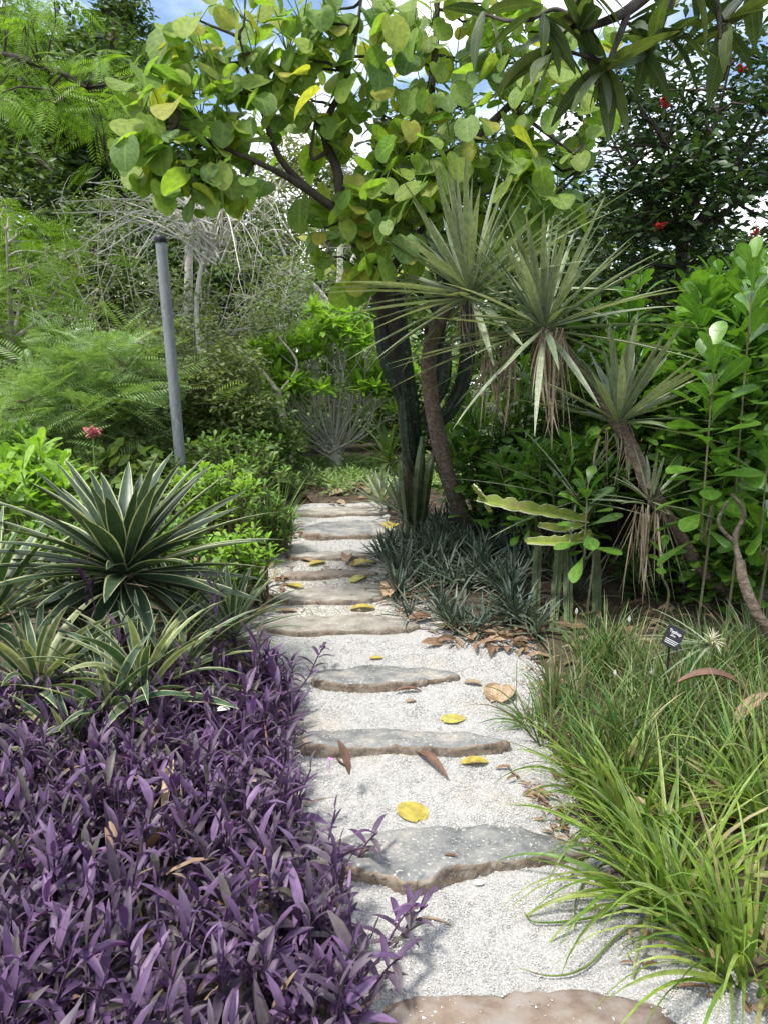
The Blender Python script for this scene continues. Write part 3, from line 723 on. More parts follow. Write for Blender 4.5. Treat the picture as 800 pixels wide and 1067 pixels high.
# pale pebble half hidden in the bed
mb = MB(); c = P(50, 858, 2.15)
u, v = np.meshgrid(np.linspace(0, 2*pi, 13)[:-1], np.linspace(0, pi, 8)); 
V = np.stack([np.cos(u)*np.sin(v)*.03, np.sin(u)*np.sin(v)*.022, np.cos(v)*.02], -1).reshape(-1, 3)+c
ii = np.arange(7)[:, None]*12; jj = np.arange(12)[None]
mb.add(V, np.stack([ii+jj, ii+(jj+1) % 12, ii+12+(jj+1) % 12, ii+12+jj], -1).reshape(-1, 4))
tag(mb.build('pebble', M_slate), 'smooth grey pebble held up in the purple leaves at left', 'stone')

# ------------------------------------------------------------------ left bed: variegated rosettes
def rosette(name, c, n, ln, wd, mat, label, cat='spiky plant', elmin=-.1, elmax=1.45, bend=.4, kind='spear', ns=9, fold=.35, group=None, stem=None, dead=0, up=(0, 0), ground=None, roll=.1, twist=0, flat=1.0, partname='foliage', golden=True, bend_var=.5, gap=.03):
    """spiky crown at c, optional stem down to the ground"""
    c = np.asarray(c, float)
    g = np.array([c[0], c[1], float(gz(c[0], c[1]))]) if ground is None else np.asarray(ground, float)
    t = thing(name, g, label, cat, group)
    f = (np.arange(n)+.5)/n
    el = elmax-(elmax-elmin)*f**.85+rs.normal(0, .07, n)
    az = np.arange(n)*2.39996+rs.normal(0, .12, n)
    b = np.stack([np.cos(az), np.sin(az), np.zeros(n)], 1)*gap*f[:, None]+c-np.outer(f, [0, 0, gap*2])
    L_ = ln*(0.62+.38*np.sin(pi*np.clip(f*.9+.12, 0, 1)))*rs.uniform(.85, 1.1, n)
    mb = MB()
    # tilt of the whole crown
    blades(mb, b, az, el, L_, wd*rs.uniform(.85, 1.15, n), bend*(rs.uniform(1-bend_var, 1+bend_var, n)), kind=kind, ns=ns, fold=fold, roll=rs.normal(0, roll, n), twist=rs.normal(0, twist+1e-6, n))
    if up != (0, 0):
        V = mb.V[0]-c; rx, ry = up
        Mx = np.array([[1, 0, 0], [0, cos(rx), -sin(rx)], [0, sin(rx), cos(rx)]]); My = np.array([[cos(ry), 0, sin(ry)], [0, 1, 0], [-sin(ry), 0, cos(ry)]])
        mb.V[0] = V@(My@Mx).T+c
    mb.build(partname, mat, t)
    if stem:
        sm = MB(); tube(sm, spline([g-[0, 0, .02], (g+c)/2, c], 4), stem, 8, jitter=.1); sm.build('stem', M_barkb, t)
    if dead:
        dm = MB(); a = rs.uniform(0, 2*pi, dead)
        blades(dm, np.repeat([c-[0, 0, gap*2]], dead, 0)+rs.normal(0, .01, (dead, 3)), a, rs.uniform(-1.2, -.1, dead), ln*rs.uniform(.35, .7, dead), wd*.6, rs.uniform(.2, .9, dead), kind='spear', ns=6, fold=.5, roll=rs.normal(0, .5, dead))
        dm.build('dead_leaves', M_dead, t)
    return t
rosette('variegated_agave', P(130, 592, 3.5), 92, .74, .082, M_agave, 'large dark green rosette with cream edged sword leaves, rising highest at left', elmin=-.35, elmax=1.3, bend=.3, stem=[.06, .045], dead=16, roll=.15, fold=.4)
rosette('striped_plant', P(150, 722, 2.95), 60, .56, .042, M_agaveb, 'arching cream striped rosette just above the purple bed', elmin=-.1, bend=.7, dead=12, roll=.35, twist=.5)
rosette('striped_plant', P(40, 715, 3.0), 56, .56, .042, M_agaveb, 'cream striped rosette at the left picture edge', elmin=-.1, bend=.75, dead=10, roll=.35, twist=.5)
rosette('striped_plant', P(242, 655, 3.5), 44, .42, .036, M_agaveb, 'small upright white striped rosette beside the path edge', elmin=.15, bend=.4, dead=8, roll=.2)
rosette('striped_plant', P(-10, 640, 3.3), 40, .55, .06, M_agaveb, 'broad grey green striped rosette cut by the left edge', elmin=0, bend=.3, dead=6)
rosette('striped_plant', P(72, 778, 2.65), 16, .3, .034, M_agaveb, 'short striped tuft poking out of the purple bed', elmin=.5, bend=.4, roll=.3)
rosette('striped_plant', P(190, 700, 3.15), 26, .42, .034, M_agaveb, 'low striped rosette with pale dry leaves behind the purple bed', elmin=-.1, bend=.6, dead=22, roll=.3)
rosette('striped_plant', P(85, 650, 3.5), 44, .46, .045, M_agaveb, 'striped rosette directly under the large dark rosette', elmin=-.1, bend=.5, dead=16, roll=.3)
rosette('striped_plant', P(190, 640, 3.8), 40, .42, .04, M_agaveb, 'striped rosette between the large dark rosette and the path', elmin=-.1, bend=.5, dead=16, roll=.3)
rosette('striped_plant', P(115, 740, 2.8), 30, .42, .036, M_agaveb, 'yellow striped tuft half sunk in the purple bed below the arching one', elmin=0, bend=.6, dead=8, roll=.4)
mb = MB(); blades(mb, [P(131, 608, 3.3)], [-.1], [-.1], [.11], [.018], [.1], kind='lance', ns=6)
tag(mb.build('fallen_leaf', M_deadp), 'orange brown narrow dry leaf under the large dark rosette', 'fallen leaf')
# purple shoots that climb between the rosettes
def tall_shoot(px, py, Y, label):
    top = P(px, py, Y); g = np.array([top[0], top[1], float(gz(top[0], top[1]))])
    t = thing('purple_shoot', g, label, 'plant', 'tall purple shoots among the striped rosettes')
    s = MB(); lv = MB(); tube(s, wob(g, top), [.005, .003], 5)
    for k in range(9):
        f = 1-k*.085
        blades(lv, [g*(1-f)+top*f], [k*2.8+rs.normal(0, .3)], [1.3-k*.13], [.14], [.03], [.5], kind='lance', ns=7, fold=.45)
    s.build('stem', M_pstem, t); lv.build('foliage', M_purple, t)
for a, b, Y, d in ((125, 660, 3.0, 'tall purple shoot in front of the cream striped rosette'), (225, 612, 3.25, 'tall purple shoot beside the small upright rosette'), (197, 690, 2.95, 'purple shoot right of the cream striped rosette'), (88, 596, 3.2, 'purple shoot at the base of the large dark rosette'), (268, 668, 3.1, 'purple shoot at the path corner, farthest right of the tall ones')):
    tall_shoot(a, b, Y, d)

# ------------------------------------------------------------------ right bed: grasses
def clump(mb, c, n, ln, wd, bend, spread=.08, elr=(.7, 1.5), lean=None):
    a = rs.uniform(0, 2*pi, n)
    if lean is not None: a = np.where(rs.rand(n) < .38, lean+rs.normal(0, .7, n), a)
    r = spread*np.sqrt(rs.rand(n))
    b = np.stack([c[0]+np.cos(a)*r, c[1]+np.sin(a)*r, np.full(n, c[2])], 1)
    L_ = ln*rs.uniform(.55, 1.1, n)
    blades(mb, b, a+rs.normal(0, .6, n), rs.uniform(*elr, n), L_, wd*rs.uniform(.7, 1.2, n), bend*rs.uniform(.2, 1.8, n), kind='grass', ns=8, fold=.35, roll=rs.normal(0, .5, n), bp=rs.choice([1.2, 2.2]), twist=rs.normal(0, .5, n))
mb = MB()
ga = np.array([G(a, b)[:2] for a, b in ((552, 742), (610, 712), (700, 705), (840, 712), (860, 830), (770, 860), (650, 850), (590, 815))])
x = rs.uniform(0, 4, 20000); y = rs.uniform(1.5, 4, 20000); k = inpoly(x, y, ga); x, y = x[k][:80], y[k][:80]
for a, b in zip(x, y): clump(mb, (a, b, float(gz(a, b))), 26, .40, .0105, .7, .05, (.9, 1.55))
tag(mb.build('grass', M_lily), 'thick fine leaved green grass filling the bed right of the path', 'grass', kind='stuff')
for px, py, n, ln, lean, d in ((700, 945, 120, .56, 2.8, 'bright yellow green strappy clump arching over the gravel near the bottom right'),
                               (775, 1010, 110, .54, 2.9, 'strappy clump in the bottom right corner'),
                               (665, 875, 90, .48, 3.0, 'strappy clump in front of the fine grass'),
                               (810, 890, 90, .54, 2.6, 'strappy clump at the right picture edge below the curled brown leaf'),
                               (625, 835, 60, .42, 3.2, 'small strappy clump nearest the large grey slab')):
    p = G(px, py); p[2] = float(gz(p[0], p[1])); mb = MB(); clump(mb, p, n, ln, .0165, 1.25, .1, (.6, 1.5), lean)
    tag(mb.build('strappy_clump', M_strap), d, 'plant', 'strappy clumps at lower right')
p = G(560, 755); mb = MB(); p[2] = float(gz(p[0], p[1])); clump(mb, p, 60, .3, .008, 1.3, .06, (.5, 1.5), 3.1)
tag(mb.build('grass_tuft', M_lily), 'loose green tuft spilling onto the gravel beside the pale dead leaf', 'plant')
# trailing yellowing blades on the gravel
mb = MB()
for pl in ([(715, 950), (650, 975), (610, 1012), (575, 1022), (540, 1014)], [(710, 935), (620, 960), (560, 966), (545, 955)], [(670, 885), (620, 910), (600, 940), (598, 975)]):
    c = spline([on_surface(a, b)+[0, 0, .015] for a, b in pl], 6); 
    tube(mb, c, [.004, .0035, .001], 5)
tag(mb.build('trailing_blade', M_strap), 'long yellowing blades curling across the white gravel at lower right', 'plant')
def bud(px, py, Y, label, s=.03, mat=None):
    p = P(px, py, Y); g = np.array([p[0]+.02, p[1], float(gz(p[0], p[1]))]); t = thing('flower_bud', g, label, 'flower', 'pale flower buds in the grass bed')
    f = MB(); n = 6; blades(f, np.repeat([p], n, 0), np.arange(n)*2*pi/n, [1.3]*n, [s]*n, [s*.5]*n, [-.9]*n, kind='lance', ns=5, fold=.3)
    f.build('bloom', mat or M_petal, t); st = MB(); tube(st, wob(g, p, amp=.05), .0018, 4); st.build('stem', M_stemg, t)
for a, b, Y, d in ((661, 757, 2.7, 'white bud hanging lowest in the fine grass'), (655, 648, 3.3, 'cream bud at the back of the grass near the dark stems'), (678, 703, 3.0, 'small white bud below the black plant label'), (538, 690, 3.1, 'pale bud at the left side of the grass'), (640, 705, 3.0, 'tiny pale bud in the middle of the grass'), (600, 640, 3.4, 'dry cream seed head behind the grass')):
    bud(a, b, Y, d)
# cream tufted bulb heads
t = thing('tufted_head', P(745, 668, 3.1), 'pale cream tufted flower head beside the black plant label', 'flower')
mb = MB(); n = 60; blades(mb, np.repeat([P(742, 668, 3.1)], n, 0), rs.uniform(0, 7, n), rs.uniform(-1, 1.5, n), rs.uniform(.03, .07, n), .006, .5, kind='grass', ns=4); mb.build('bloom', M_cream, t)
mb = MB(); n = 14; blades(mb, np.repeat([P(740, 672, 3.1)], n, 0), rs.uniform(2.2, 4.2, n), rs.uniform(-.2, .6, n), rs.uniform(.2, .4, n), .014, .4, kind='grass', ns=6); mb.build('foliage', M_yucca, t)
scrap(706, 712, 2.75, .27, .0, .45, M_deadr, 'large curled dark brown leaf lying on the grass right of the buds', wd=.22, bend=1.3, fold=.8)
scrap(765, 755, 2.6, .2, .5, .7, M_dead, 'reddish brown dead leaf at the right picture edge in the grass', wd=.3, bend=.6)
scrap(596, 818, 2.5, .09, 1.9, 1.3, M_deadp, 'small pink tan leaf standing in the grass above the large slab', wd=.3, bend=-.1, fold=.3)
scrap(672, 840, 2.3, .09, 2.5, .6, M_deadp, 'pale tan leaf caught in the strappy clump', wd=.35, bend=.2, fold=.3)
scrap(745, 835, 2.3, .12, 1.2, .5, M_deadr, 'dark dead leaf between the grass and the right strappy clump', wd=.4, bend=.5)

# plant label
def plate(c, w_, h_, rot, name='board'):
    pass
lc = P(701, 664, 3.0); lg = np.array([lc[0]-.01, lc[1], float(gz(lc[0], lc[1]))])
t = thing('plant_label', lg, 'small tilted black plant label with white lettering standing in the grass', 'sign')
import bmesh
def box_obj(name, size, mat, parent, M, bev=.001):
    bm = bmesh.new(); bmesh.ops.create_cube(bm, size=1)
    for v in bm.verts: v.co = mathutils.Vector((v.co.x*size[0], v.co.y*size[1], v.co.z*size[2]))
    bmesh.ops.bevel(bm, geom=bm.edges[:], offset=bev, segments=2, affect='EDGES')
    me = bpy.data.meshes.new(name); bm.to_mesh(me); bm.free(); me.materials.append(mat)
    o = bpy.data.objects.new(name, me); C.objects.link(o); o.parent = parent
    o.matrix_local = mathutils.Matrix.Translation(mathutils.Vector(M[0])-parent.location) @ M[1]
    return o
rot = mathutils.Euler((R(-18), R(28), R(0)), 'XYZ').to_matrix().to_4x4()
board = box_obj('board', (.08, .004, .092), M_black, t, (tuple(lc), rot))
box_obj('stake', (.008, .004, max(.1, lc[2]-lg[2])), M_black, t, ((lc[0]-.01, lc[1]+.012, (lc[2]+lg[2])/2), mathutils.Matrix()))
bpy.context.view_layer.update()
def writing(txt, size, x, z):
    cu = bpy.data.curves.new('lettering', 'FONT'); cu.body = txt; cu.size = size; cu.extrude = .0004; cu.align_x = 'CENTER'
    tmp = bpy.data.objects.new('tmp', cu); C.objects.link(tmp)
    dg = bpy.context.evaluated_depsgraph_get(); me = bpy.data.meshes.new_from_object(tmp.evaluated_get(dg))
    bpy.data.objects.remove(tmp)
    me.name = 'lettering'; me.materials.clear(); me.materials.append(M_white)
    o = bpy.data.objects.new('lettering', me); C.objects.link(o); o.parent = board
    o.matrix_local = mathutils.Matrix.Translation((x, -.0028, z)) @ mathutils.Euler((pi/2, 0, 0)).to_matrix().to_4x4()
writing('Typhap', .019, 0, .015)
writing('plant', .011, -.005, .001)
for k in range(3):
    writing('iiiiiiiiiiiiiiii'[:14], .006, 0, -.012-k*.007) if False else box_obj('text_line', (.06-.005*k, .0012, .0024), M_white, board, ((0, 0, 0), mathutils.Matrix()), .0002)
    o = board.children[-1]; o.matrix_local = mathutils.Matrix.Translation((-.001-.002*k, -.0026, -.016-k*.0075))

# ------------------------------------------------------------------ blue-green spiky mass
ga = np.array([G(a, b)[:2] for a, b in ((392, 575), (398, 612), (432, 655), (500, 668), (560, 668), (556, 600), (520, 572), (440, 556))])
x = rs.uniform(-.5, 2, 20000); y = rs.uniform(3, 8, 20000); k = inpoly(x, y, ga); x, y = x[k][:92], y[k][:92]
def bluerosette():
    mb = MB(); n = 20; f = (np.arange(n)+.5)/n
    t = thing('spiky_rosette', (0, 0, 0), 'narrow leaved blue green rosette in the low spiky mass under the tree trunks', 'spiky plant', 'blue green rosettes at the foot of the trunks')
    blades(mb, np.zeros((n, 3))+rs.normal(0, .01, (n, 3)), np.arange(n)*2.4+rs.normal(0, .2, n), 1.4-1.3*f+rs.normal(0, .1, n), .26*rs.uniform(.7, 1.1, n), .017, rs.uniform(.0, .8, n), kind='spear', ns=6, fold=.45, roll=rs.normal(0, .3, n))
    mb.build('foliage', M_bluegr, t)
    return t
protos = [bluerosette() for _ in range(4)]
for q, (a, b) in enumerate(zip(x, y)):
    src = protos[q % 4]
    if q < 4: o = src
    else:
        o = src.copy(); C.objects.link(o)
        for ch in src.children:
            c2 = ch.copy(); C.objects.link(c2); c2.parent = o
    o.location = (a, b, float(gz(a, b))+rs.uniform(0, .08)); o.rotation_euler = (rs.uniform(-.2, .2), rs.uniform(-.2, .2), rs.uniform(0, 6.28)); s = rs.uniform(.8, 1.35); o.scale = (s, s, s)
rosette('spiky_plant', G(418, 545)+[0, 0, .12], 34, .5, .035, M_bluegr, 'grey green spiky plant at the right edge of the top landing', elmin=0, bend=.2)
rosette('spiky_plant', G(398, 532)+[0, 0, .1], 30, .42, .035, M_yucca, 'paler spiky plant beside the top of the path', elmin=0, bend=.2)
rosette('spiky_plant', P(600, 620, 4.6), 26, .4, .03, M_bluegr, 'dark spiky plant in shade right of the upright cactus stems', elmin=.1, bend=.3)

# ------------------------------------------------------------------ trees: general tools
class Skel:
    def __init__(s): s.p = []; s.mb = MB()
    def limb(s, pts, r, sides=8, n=6, jitter=.05):
        c = spline(pts, n); tube(s.mb, c, r, sides, jitter=jitter); s.p.extend(list(c)); return c
    def twig(s, q, r=(.01, .004), sides=4, low=True, amp=.1):
        A = np.array(s.p); d = np.linalg.norm(A-q, axis=1)
        if low: d = d+np.where(A[:, 2] > q[2], .6*np.abs(A[:, 2]-q[2])+.1, 0)
        b = A[d.argmin()]
        tube(s.mb, wob(b, q, 6, amp), r, sides)
        return b
def leaves_at(mb, centers, per, rad, size, T, elr=(-.6, .7), mat=0, rollv=.6):
    centers = np.asarray(centers, float); n = len(centers)*per
    c = np.repeat(centers, per, 0); d = rs.normal(0, 1, (n, 3)); d /= np.linalg.norm(d, axis=1)[:, None]
    rr = rad*rs.rand(n)**.5
    pos = c+d*rr[:, None]*[1, 1, .7]
    az = np.arctan2(d[:, 1], d[:, 0])+rs.normal(0, .8, n)
    inst(mb, *T, pos, az, rs.uniform(*elr, n), rs.normal(0, rollv, n), size*rs.uniform(.65, 1.25, n), mat)
def auto_tree(name, label, cat, px, py, Y, rx, ry, mat, T=T_oval, size=.12, ncl=90, per=60, crad=.35, bark=M_barkd, trunk=.14, group=None, depth=1.0, limbs=6, hollow=.45, elr=(-.6, .7), base=None, low=-1.0):
    """tree whose crown centre stands at pixel (px,py) at distance Y; rx, ry in pixels"""
    c = P(px, py, Y); k = Y/F*1.03; ax, az_, ay = rx*k, ry*k, rx*k*depth
    g = np.array([c[0], c[1], float(zb(c[1]))]) if base is None else np.array(base)
    g[2] = float(gz(g[0], g[1]))
    t = thing(name, g, label, cat, group)
    sk = Skel()
    fork = c-[0, 0, az_*.55]
    if fork[2] < g[2]+.2: fork[2] = g[2]+.2
    sk.limb([g-[0, 0, .1], g*.5+fork*.5+[rs.normal(0, .1), 0, 0], fork], [trunk*1.3, trunk, trunk*.8], 8)
    for i_ in range(limbs):
        a = i_*2*pi/limbs+rs.uniform(-.4, .4); e = c+[cos(a)*ax*.65, sin(a)*ay*.65, az_*rs.uniform(-.1, .75)]
        sk.limb([fork, fork*.5+e*.5+[0, 0, -az_*.08], e], [trunk*.5, trunk*.3, trunk*.12], 6, 5)
    d = rs.normal(0, 1, (ncl, 3)); d /= np.linalg.norm(d, axis=1)[:, None]
    d[:, 2] = np.maximum(d[:, 2], low)
    r = hollow+(1-hollow)*rs.rand(ncl)**.7
    lump = 1+.18*np.sin(d[:, 0]*5+px)*np.sin(d[:, 2]*6+py)
    cl = c+d*(r*lump)[:, None]*[ax, ay, az_]
    cl = cl[cl[:, 2] > g[2]+.1]
    for q_ in cl: sk.twig(q_, (trunk*.1+.006, .004))
    sk.mb.build('trunk', bark, t)
    mb = MB(); leaves_at(mb, cl, per, crad, size, T, elr); mb.build('crown', mat, t)
    return t

# ------------------------------------------------------------------ far wood and background trees
mb = MB()
n = 1300
x = rs.uniform(-30, 30, n); top = 7.2+1.6*np.sin(x*.45)+1.0*np.sin(x*1.1+1)
top = np.where(np.abs(x) < 3.5, top-1.3, top)
z = .3+(top)*rs.rand(n)**.75; y = 31+rs.uniform(-3, 3, n)+.04*np.abs(x)
leaves_at(mb, np.stack([x, y, z], 1), 75, .8, .3, T_oval)
tag(mb.build('far_wood', M_wood), 'distant mass of green woodland closing the view', 'woodland', kind='stuff')

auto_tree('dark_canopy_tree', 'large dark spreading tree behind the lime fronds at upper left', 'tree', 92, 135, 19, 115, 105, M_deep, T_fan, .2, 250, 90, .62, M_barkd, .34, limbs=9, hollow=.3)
auto_tree('slender_tree', 'thin topped tree against the blue sky at the top left', 'tree', 125, 45, 22, 26, 48, M_deep, T_oval, .2, 50, 60, .5, M_barkd, .15)
auto_tree('background_tree', 'dense dark tree behind the grey pole', 'tree', 225, 300, 15, 75, 105, M_deep, T_oval, .14, 170, 80, .42, M_barkd, .15)
auto_tree('background_tree', 'tall pale leaved tree behind the top of the path', 'tree', 320, 250, 17, 70, 95, M_olive, T_nar, .2, 150, 70, .45, M_barkp, .12)
auto_tree('background_tree', 'mid green tree behind the small multi stemmed tree', 'tree', 385, 330, 19, 60, 90, M_mid, T_oval, .16, 130, 70, .5, M_barkg, .13)
auto_tree('background_tree', 'tall tree hidden behind the cactus trunks', 'tree', 450, 230, 21, 80, 110, M_deep, T_oval, .2, 130, 70, .6, M_barkd, .2)
auto_tree('background_tree', 'rounded green tree low behind the pole', 'tree', 250, 410, 12, 60, 60, M_mid, T_oval, .1, 110, 80, .3, M_barkg, .08)
auto_tree('background_tree', 'dark tree between the feathery shrub and the pole', 'tree', 140, 300, 14, 70, 80, M_deep, T_nar, .16, 120, 70, .42, M_barkd, .12)
auto_tree('background_tree', 'dark tree at the left edge behind the lime tree', 'tree', 10, 260, 16, 80, 130, M_deep, T_oval, .18, 160, 70, .5, M_barkd, .2)
auto_tree('background_tree', 'low tree behind the top landing', 'tree', 330, 440, 15, 60, 55, M_mid, T_oval, .13, 100, 70, .4, M_barkg, .1)
auto_tree('background_tree', 'dark green tree right of the top landing', 'tree', 440, 420, 13, 60, 70, M_mid, T_oval, .12, 110, 70, .35, M_barkd, .1)
auto_tree('background_tree', 'deep green tree behind the right hand shrubs', 'tree', 590, 330, 9.5, 110, 110, M_deep, T_oval, .11, 200, 80, .35, M_barkd, .12)
auto_tree('background_tree', 'deep green tree behind the shrubs at the right edge', 'tree', 760, 390, 9, 110, 100, M_deep, T_oval, .11, 200, 80, .35, M_barkd, .12)
auto_tree('lime_feathery_tree', 'yellow green feathery tree at the left edge beside the dark wood', 'tree', 8, 300, 8.5, 84, 92, M_lime, T_feath, .36, 80, 8, .3, M_barkg, .07, elr=(-.5, .5))
auto_tree('feathery_shrub', 'pale green feathery shrub between the left tree and the pole', 'shrub', 110, 405, 7.2, 80, 62, M_fern, T_feath, .38, 80, 8, .25, M_twig, .03, elr=(-.2, .9), hollow=.2)
auto_tree('feathery_shrub', 'feathery shrub low behind the pink flower spike', 'shrub', 60, 440, 6.8, 70, 50, M_fern, T_feath, .36, 60, 8, .25, M_twig, .03, elr=(-.2, .9), hollow=.2)
auto_tree('small_leaved_shrub', 'olive shrub with tiny leaves round the foot of the pole', 'shrub', 200, 420, 7.8, 75, 75, M_olive, T_oval, .06, 170, 60, .2, M_twig, .03, hollow=.2)
auto_tree('small_leaved_shrub', 'bushy green shrub left of the leaning bare trunk', 'shrub', 255, 455, 8.2, 50, 48, M_mid, T_oval, .07, 110, 60, .2, M_twig, .03, hollow=.2)
# lime fronds in front of the dark tree, upper left
def frond_tree(label, pts, clusters, mat, T, size, per, rad, bark, r0=.06, name='lime_feathery_tree'):
    base = np.array([P(*pts[0])[0], pts[0][2], 0.]); base[2] = float(gz(base[0], base[1]))
    t = thing(name, base, label, 'tree'); sk = Skel()
    ctrl = [base-[0, 0, .1]]+[P(*p) for p in pts]
    sk.limb(ctrl, [r0*1.5, r0, r0*.6, r0*.4], 8)
    mb = MB()
    cl = []
    for px, py, Y, rr, nn in clusters:
        for _ in range(nn): cl.append(P(px+rs.normal(0, rr*.5), py+rs.normal(0, rr*.4), Y+rs.uniform(-.6, .6)))
    for c in cl: sk.twig(c, (.014, .005))
    sk.mb.build('trunk', bark, t)
    leaves_at(mb, cl, per, rad, size, T, (-.9, .2)); mb.build('crown', mat, t)
frond_tree('feathery lime branch tree overhanging the upper left corner', [(-120, 250, 8), (-90, 120, 8), (-20, 60, 8), (50, 70, 8), (90, 92, 8)],
           [(20, 30, 8, 50, 12), (100, 75, 8, 30, 7), (60, 100, 8, 34, 7), (105, 120, 8, 26, 4), (5, 110, 8, 30, 10), (15, 70, 8, 36, 9), (150, 85, 8, 18, 4), (-5, 0, 8, 40, 7), (100, 160, 8, 20, 3)], M_lime, T_feath, .36, 6, .22, M_barkd)

# bare twiggy shrub
def twiggy(label, px, py, Y, rx, ry, nstem, mat, leafmat_=None, nleaf=0, base=None, r=.010, name='twiggy_shrub', spread=1.0, leafs=.05):
    c = P(px, py, Y); k = Y/F*1.03
    g = np.array([c[0], c[1], float(zb(c[1]))]) if base is None else np.array(base); g[2] = float(gz(g[0], g[1]))
    t = thing(name, g, label, 'shrub'); mb = MB(); ends = []
    for s in range(nstem):
        a = rs.uniform(0, 2*pi); e = c+[rs.uniform(-1, 1)*rx*k, rs.uniform(-.5, .5)*rx*k, rs.uniform(-1, 1)*ry*k]
        if e[2] < g[2]+.3: e[2] = g[2]+.3
        cc = wob(g+[rs.normal(0, .12)*spread, rs.normal(0, .12)*spread, 0], e, 9, .12); tube(mb, cc, [r, r*.6, r*.3], 4)
        for _ in range(9):
            q_ = cc[rs.randint(len(cc)//3, len(cc))]; L_ = rs.uniform(.25, .8)
            d = rs.normal(0, 1, 3); d[2] = d[2]*.5+.1; d /= np.linalg.norm(d)
            c2 = wob(q_, q_+d*L_, 6, .25); tube(mb, c2, [r*.4, r*.15], 3); ends.append(c2[-1])
            for _ in range(4):
                q2 = c2[rs.randint(1, len(c2))]; d = rs.normal(0, 1, 3); d /= np.linalg.norm(d)
                e2 = q2+d*rs.uniform(.12, .35); tube(mb, wob(q2, e2, 3, .3), [r*.22, r*.1], 3); ends.append(e2)
    mb.build('branches', mat, t)
    if nleaf:
        lv = MB(); ends = np.array(ends); leaves_at(lv, ends, nleaf, .16, leafs*1.3, T_oval); lv.build('foliage', leafmat_, t)
twiggy('tangled pale bare twigs rising behind the top of the grey pole', 190, 255, 9.5, 120, 56, 15, M_barkp, M_olive, 9)
twiggy('dry grey twiggy shrub left of the grey pole', 130, 340, 9, 75, 55, 8, M_barkp, M_olive, 8)
twiggy('dry twiggy shrub right of the grey pole', 270, 310, 10.5, 65, 80, 9, M_barkp, M_mid, 10)
twiggy('thin twiggy growth behind the small multi stemmed tree', 345, 300, 12.5, 55, 60, 20, M_barkg, M_mid, 4)
twiggy('grey twigs under the dark canopy tree at left', 60, 235, 12, 70, 40, 8, M_barkp, M_olive, 7)

gA = P(225, 300, 8.8); gA = np.array([gA[0], gA[1], float(gz(gA[0], gA[1]))])
t = thing('arching_shrub', gA, 'pale leafless arching branches fanning out just above the top of the grey pole', 'shrub'); mb = MB()
hubp = P(222, 235, 8.8); tube(mb, spline([gA, P(205, 330, 8.8), hubp], 5), [.035, .03, .02], 6)
for k in range(34):
    L_ = rs.uniform(30, 175); up_ = rs.uniform(-8, 40); dn = rs.uniform(-35, 60); sx = -1 if k < 24 else .55
    q1 = P(222+sx*L_*.45, 232-up_, 8.8+rs.normal(0, .25)); q2 = P(222+sx*L_, 232-up_*.4+dn, 8.8+rs.normal(0, .5))
    c = spline([hubp+rs.normal(0, .05, 3)+[0, 0, -rs.uniform(0, .5)], q1, q2], 7); tube(mb, c, [.013, .009, .004], 5)
    for _ in range(6):
        b = c[rs.randint(4, len(c))]; d = rs.normal(0, 1, 3); d /= np.linalg.norm(d); tube(mb, wob(b, b+d*rs.uniform(.15, .5), 5, .25), [.005, .002], 3)
mb.build('branches', M_barkp, t)
# pale bare tree trunks
def bare(label, limbs, bark=M_barkp, name='bare_tree'):
    p0 = P(*limbs[0][0][0]); g = np.array([p0[0], p0[1], float(gz(p0[0], p0[1]))])
    t = thing(name, g, label, 'tree'); sk = Skel()
    for k, (pl, r) in enumerate(limbs):
        pts = [P(*p) for p in pl]
        if k == 0: pts = [g-[0, 0, .05]]+pts
        sk.limb(pts, r, 7)
    sk.mb.build('trunk', bark, t)
    return t
bare('pale bare tree with forking white branches behind the crown of the small tree', [([(352, 430, 13), (353, 330, 13), (355, 280, 13), (352, 205, 13)], [.11, .09, .07, .03]), ([(353, 330, 13), (330, 300, 13), (300, 270, 12.7), (285, 235, 12.5)], [.05, .03, .02]), ([(355, 300, 13), (372, 260, 13), (385, 215, 13)], [.05, .02]), ([(354, 340, 13), (338, 318, 13), (322, 290, 12.6)], [.04, .015])])
bare('grey leaning bare trunk left of the small multi stemmed tree', [([(302, 480, 9), (296, 440, 9), (290, 405, 9)], [.06, .05, .045]), ([(291, 410, 9), (272, 385, 9), (250, 365, 9)], [.03, .015]), ([(291, 410, 9), (310, 380, 9), (290, 350, 9)], [.02, .01])], M_barkg)
bare('pale broken branch standing left of the path behind the bare trunk', [([(180, 420, 10), (195, 330, 10), (197, 240, 10), (196, 200, 10)], [.07, .06, .05, .04]), ([(197, 230, 10), (212, 212, 10), (226, 203, 10)], [.035, .02])], M_barkp)

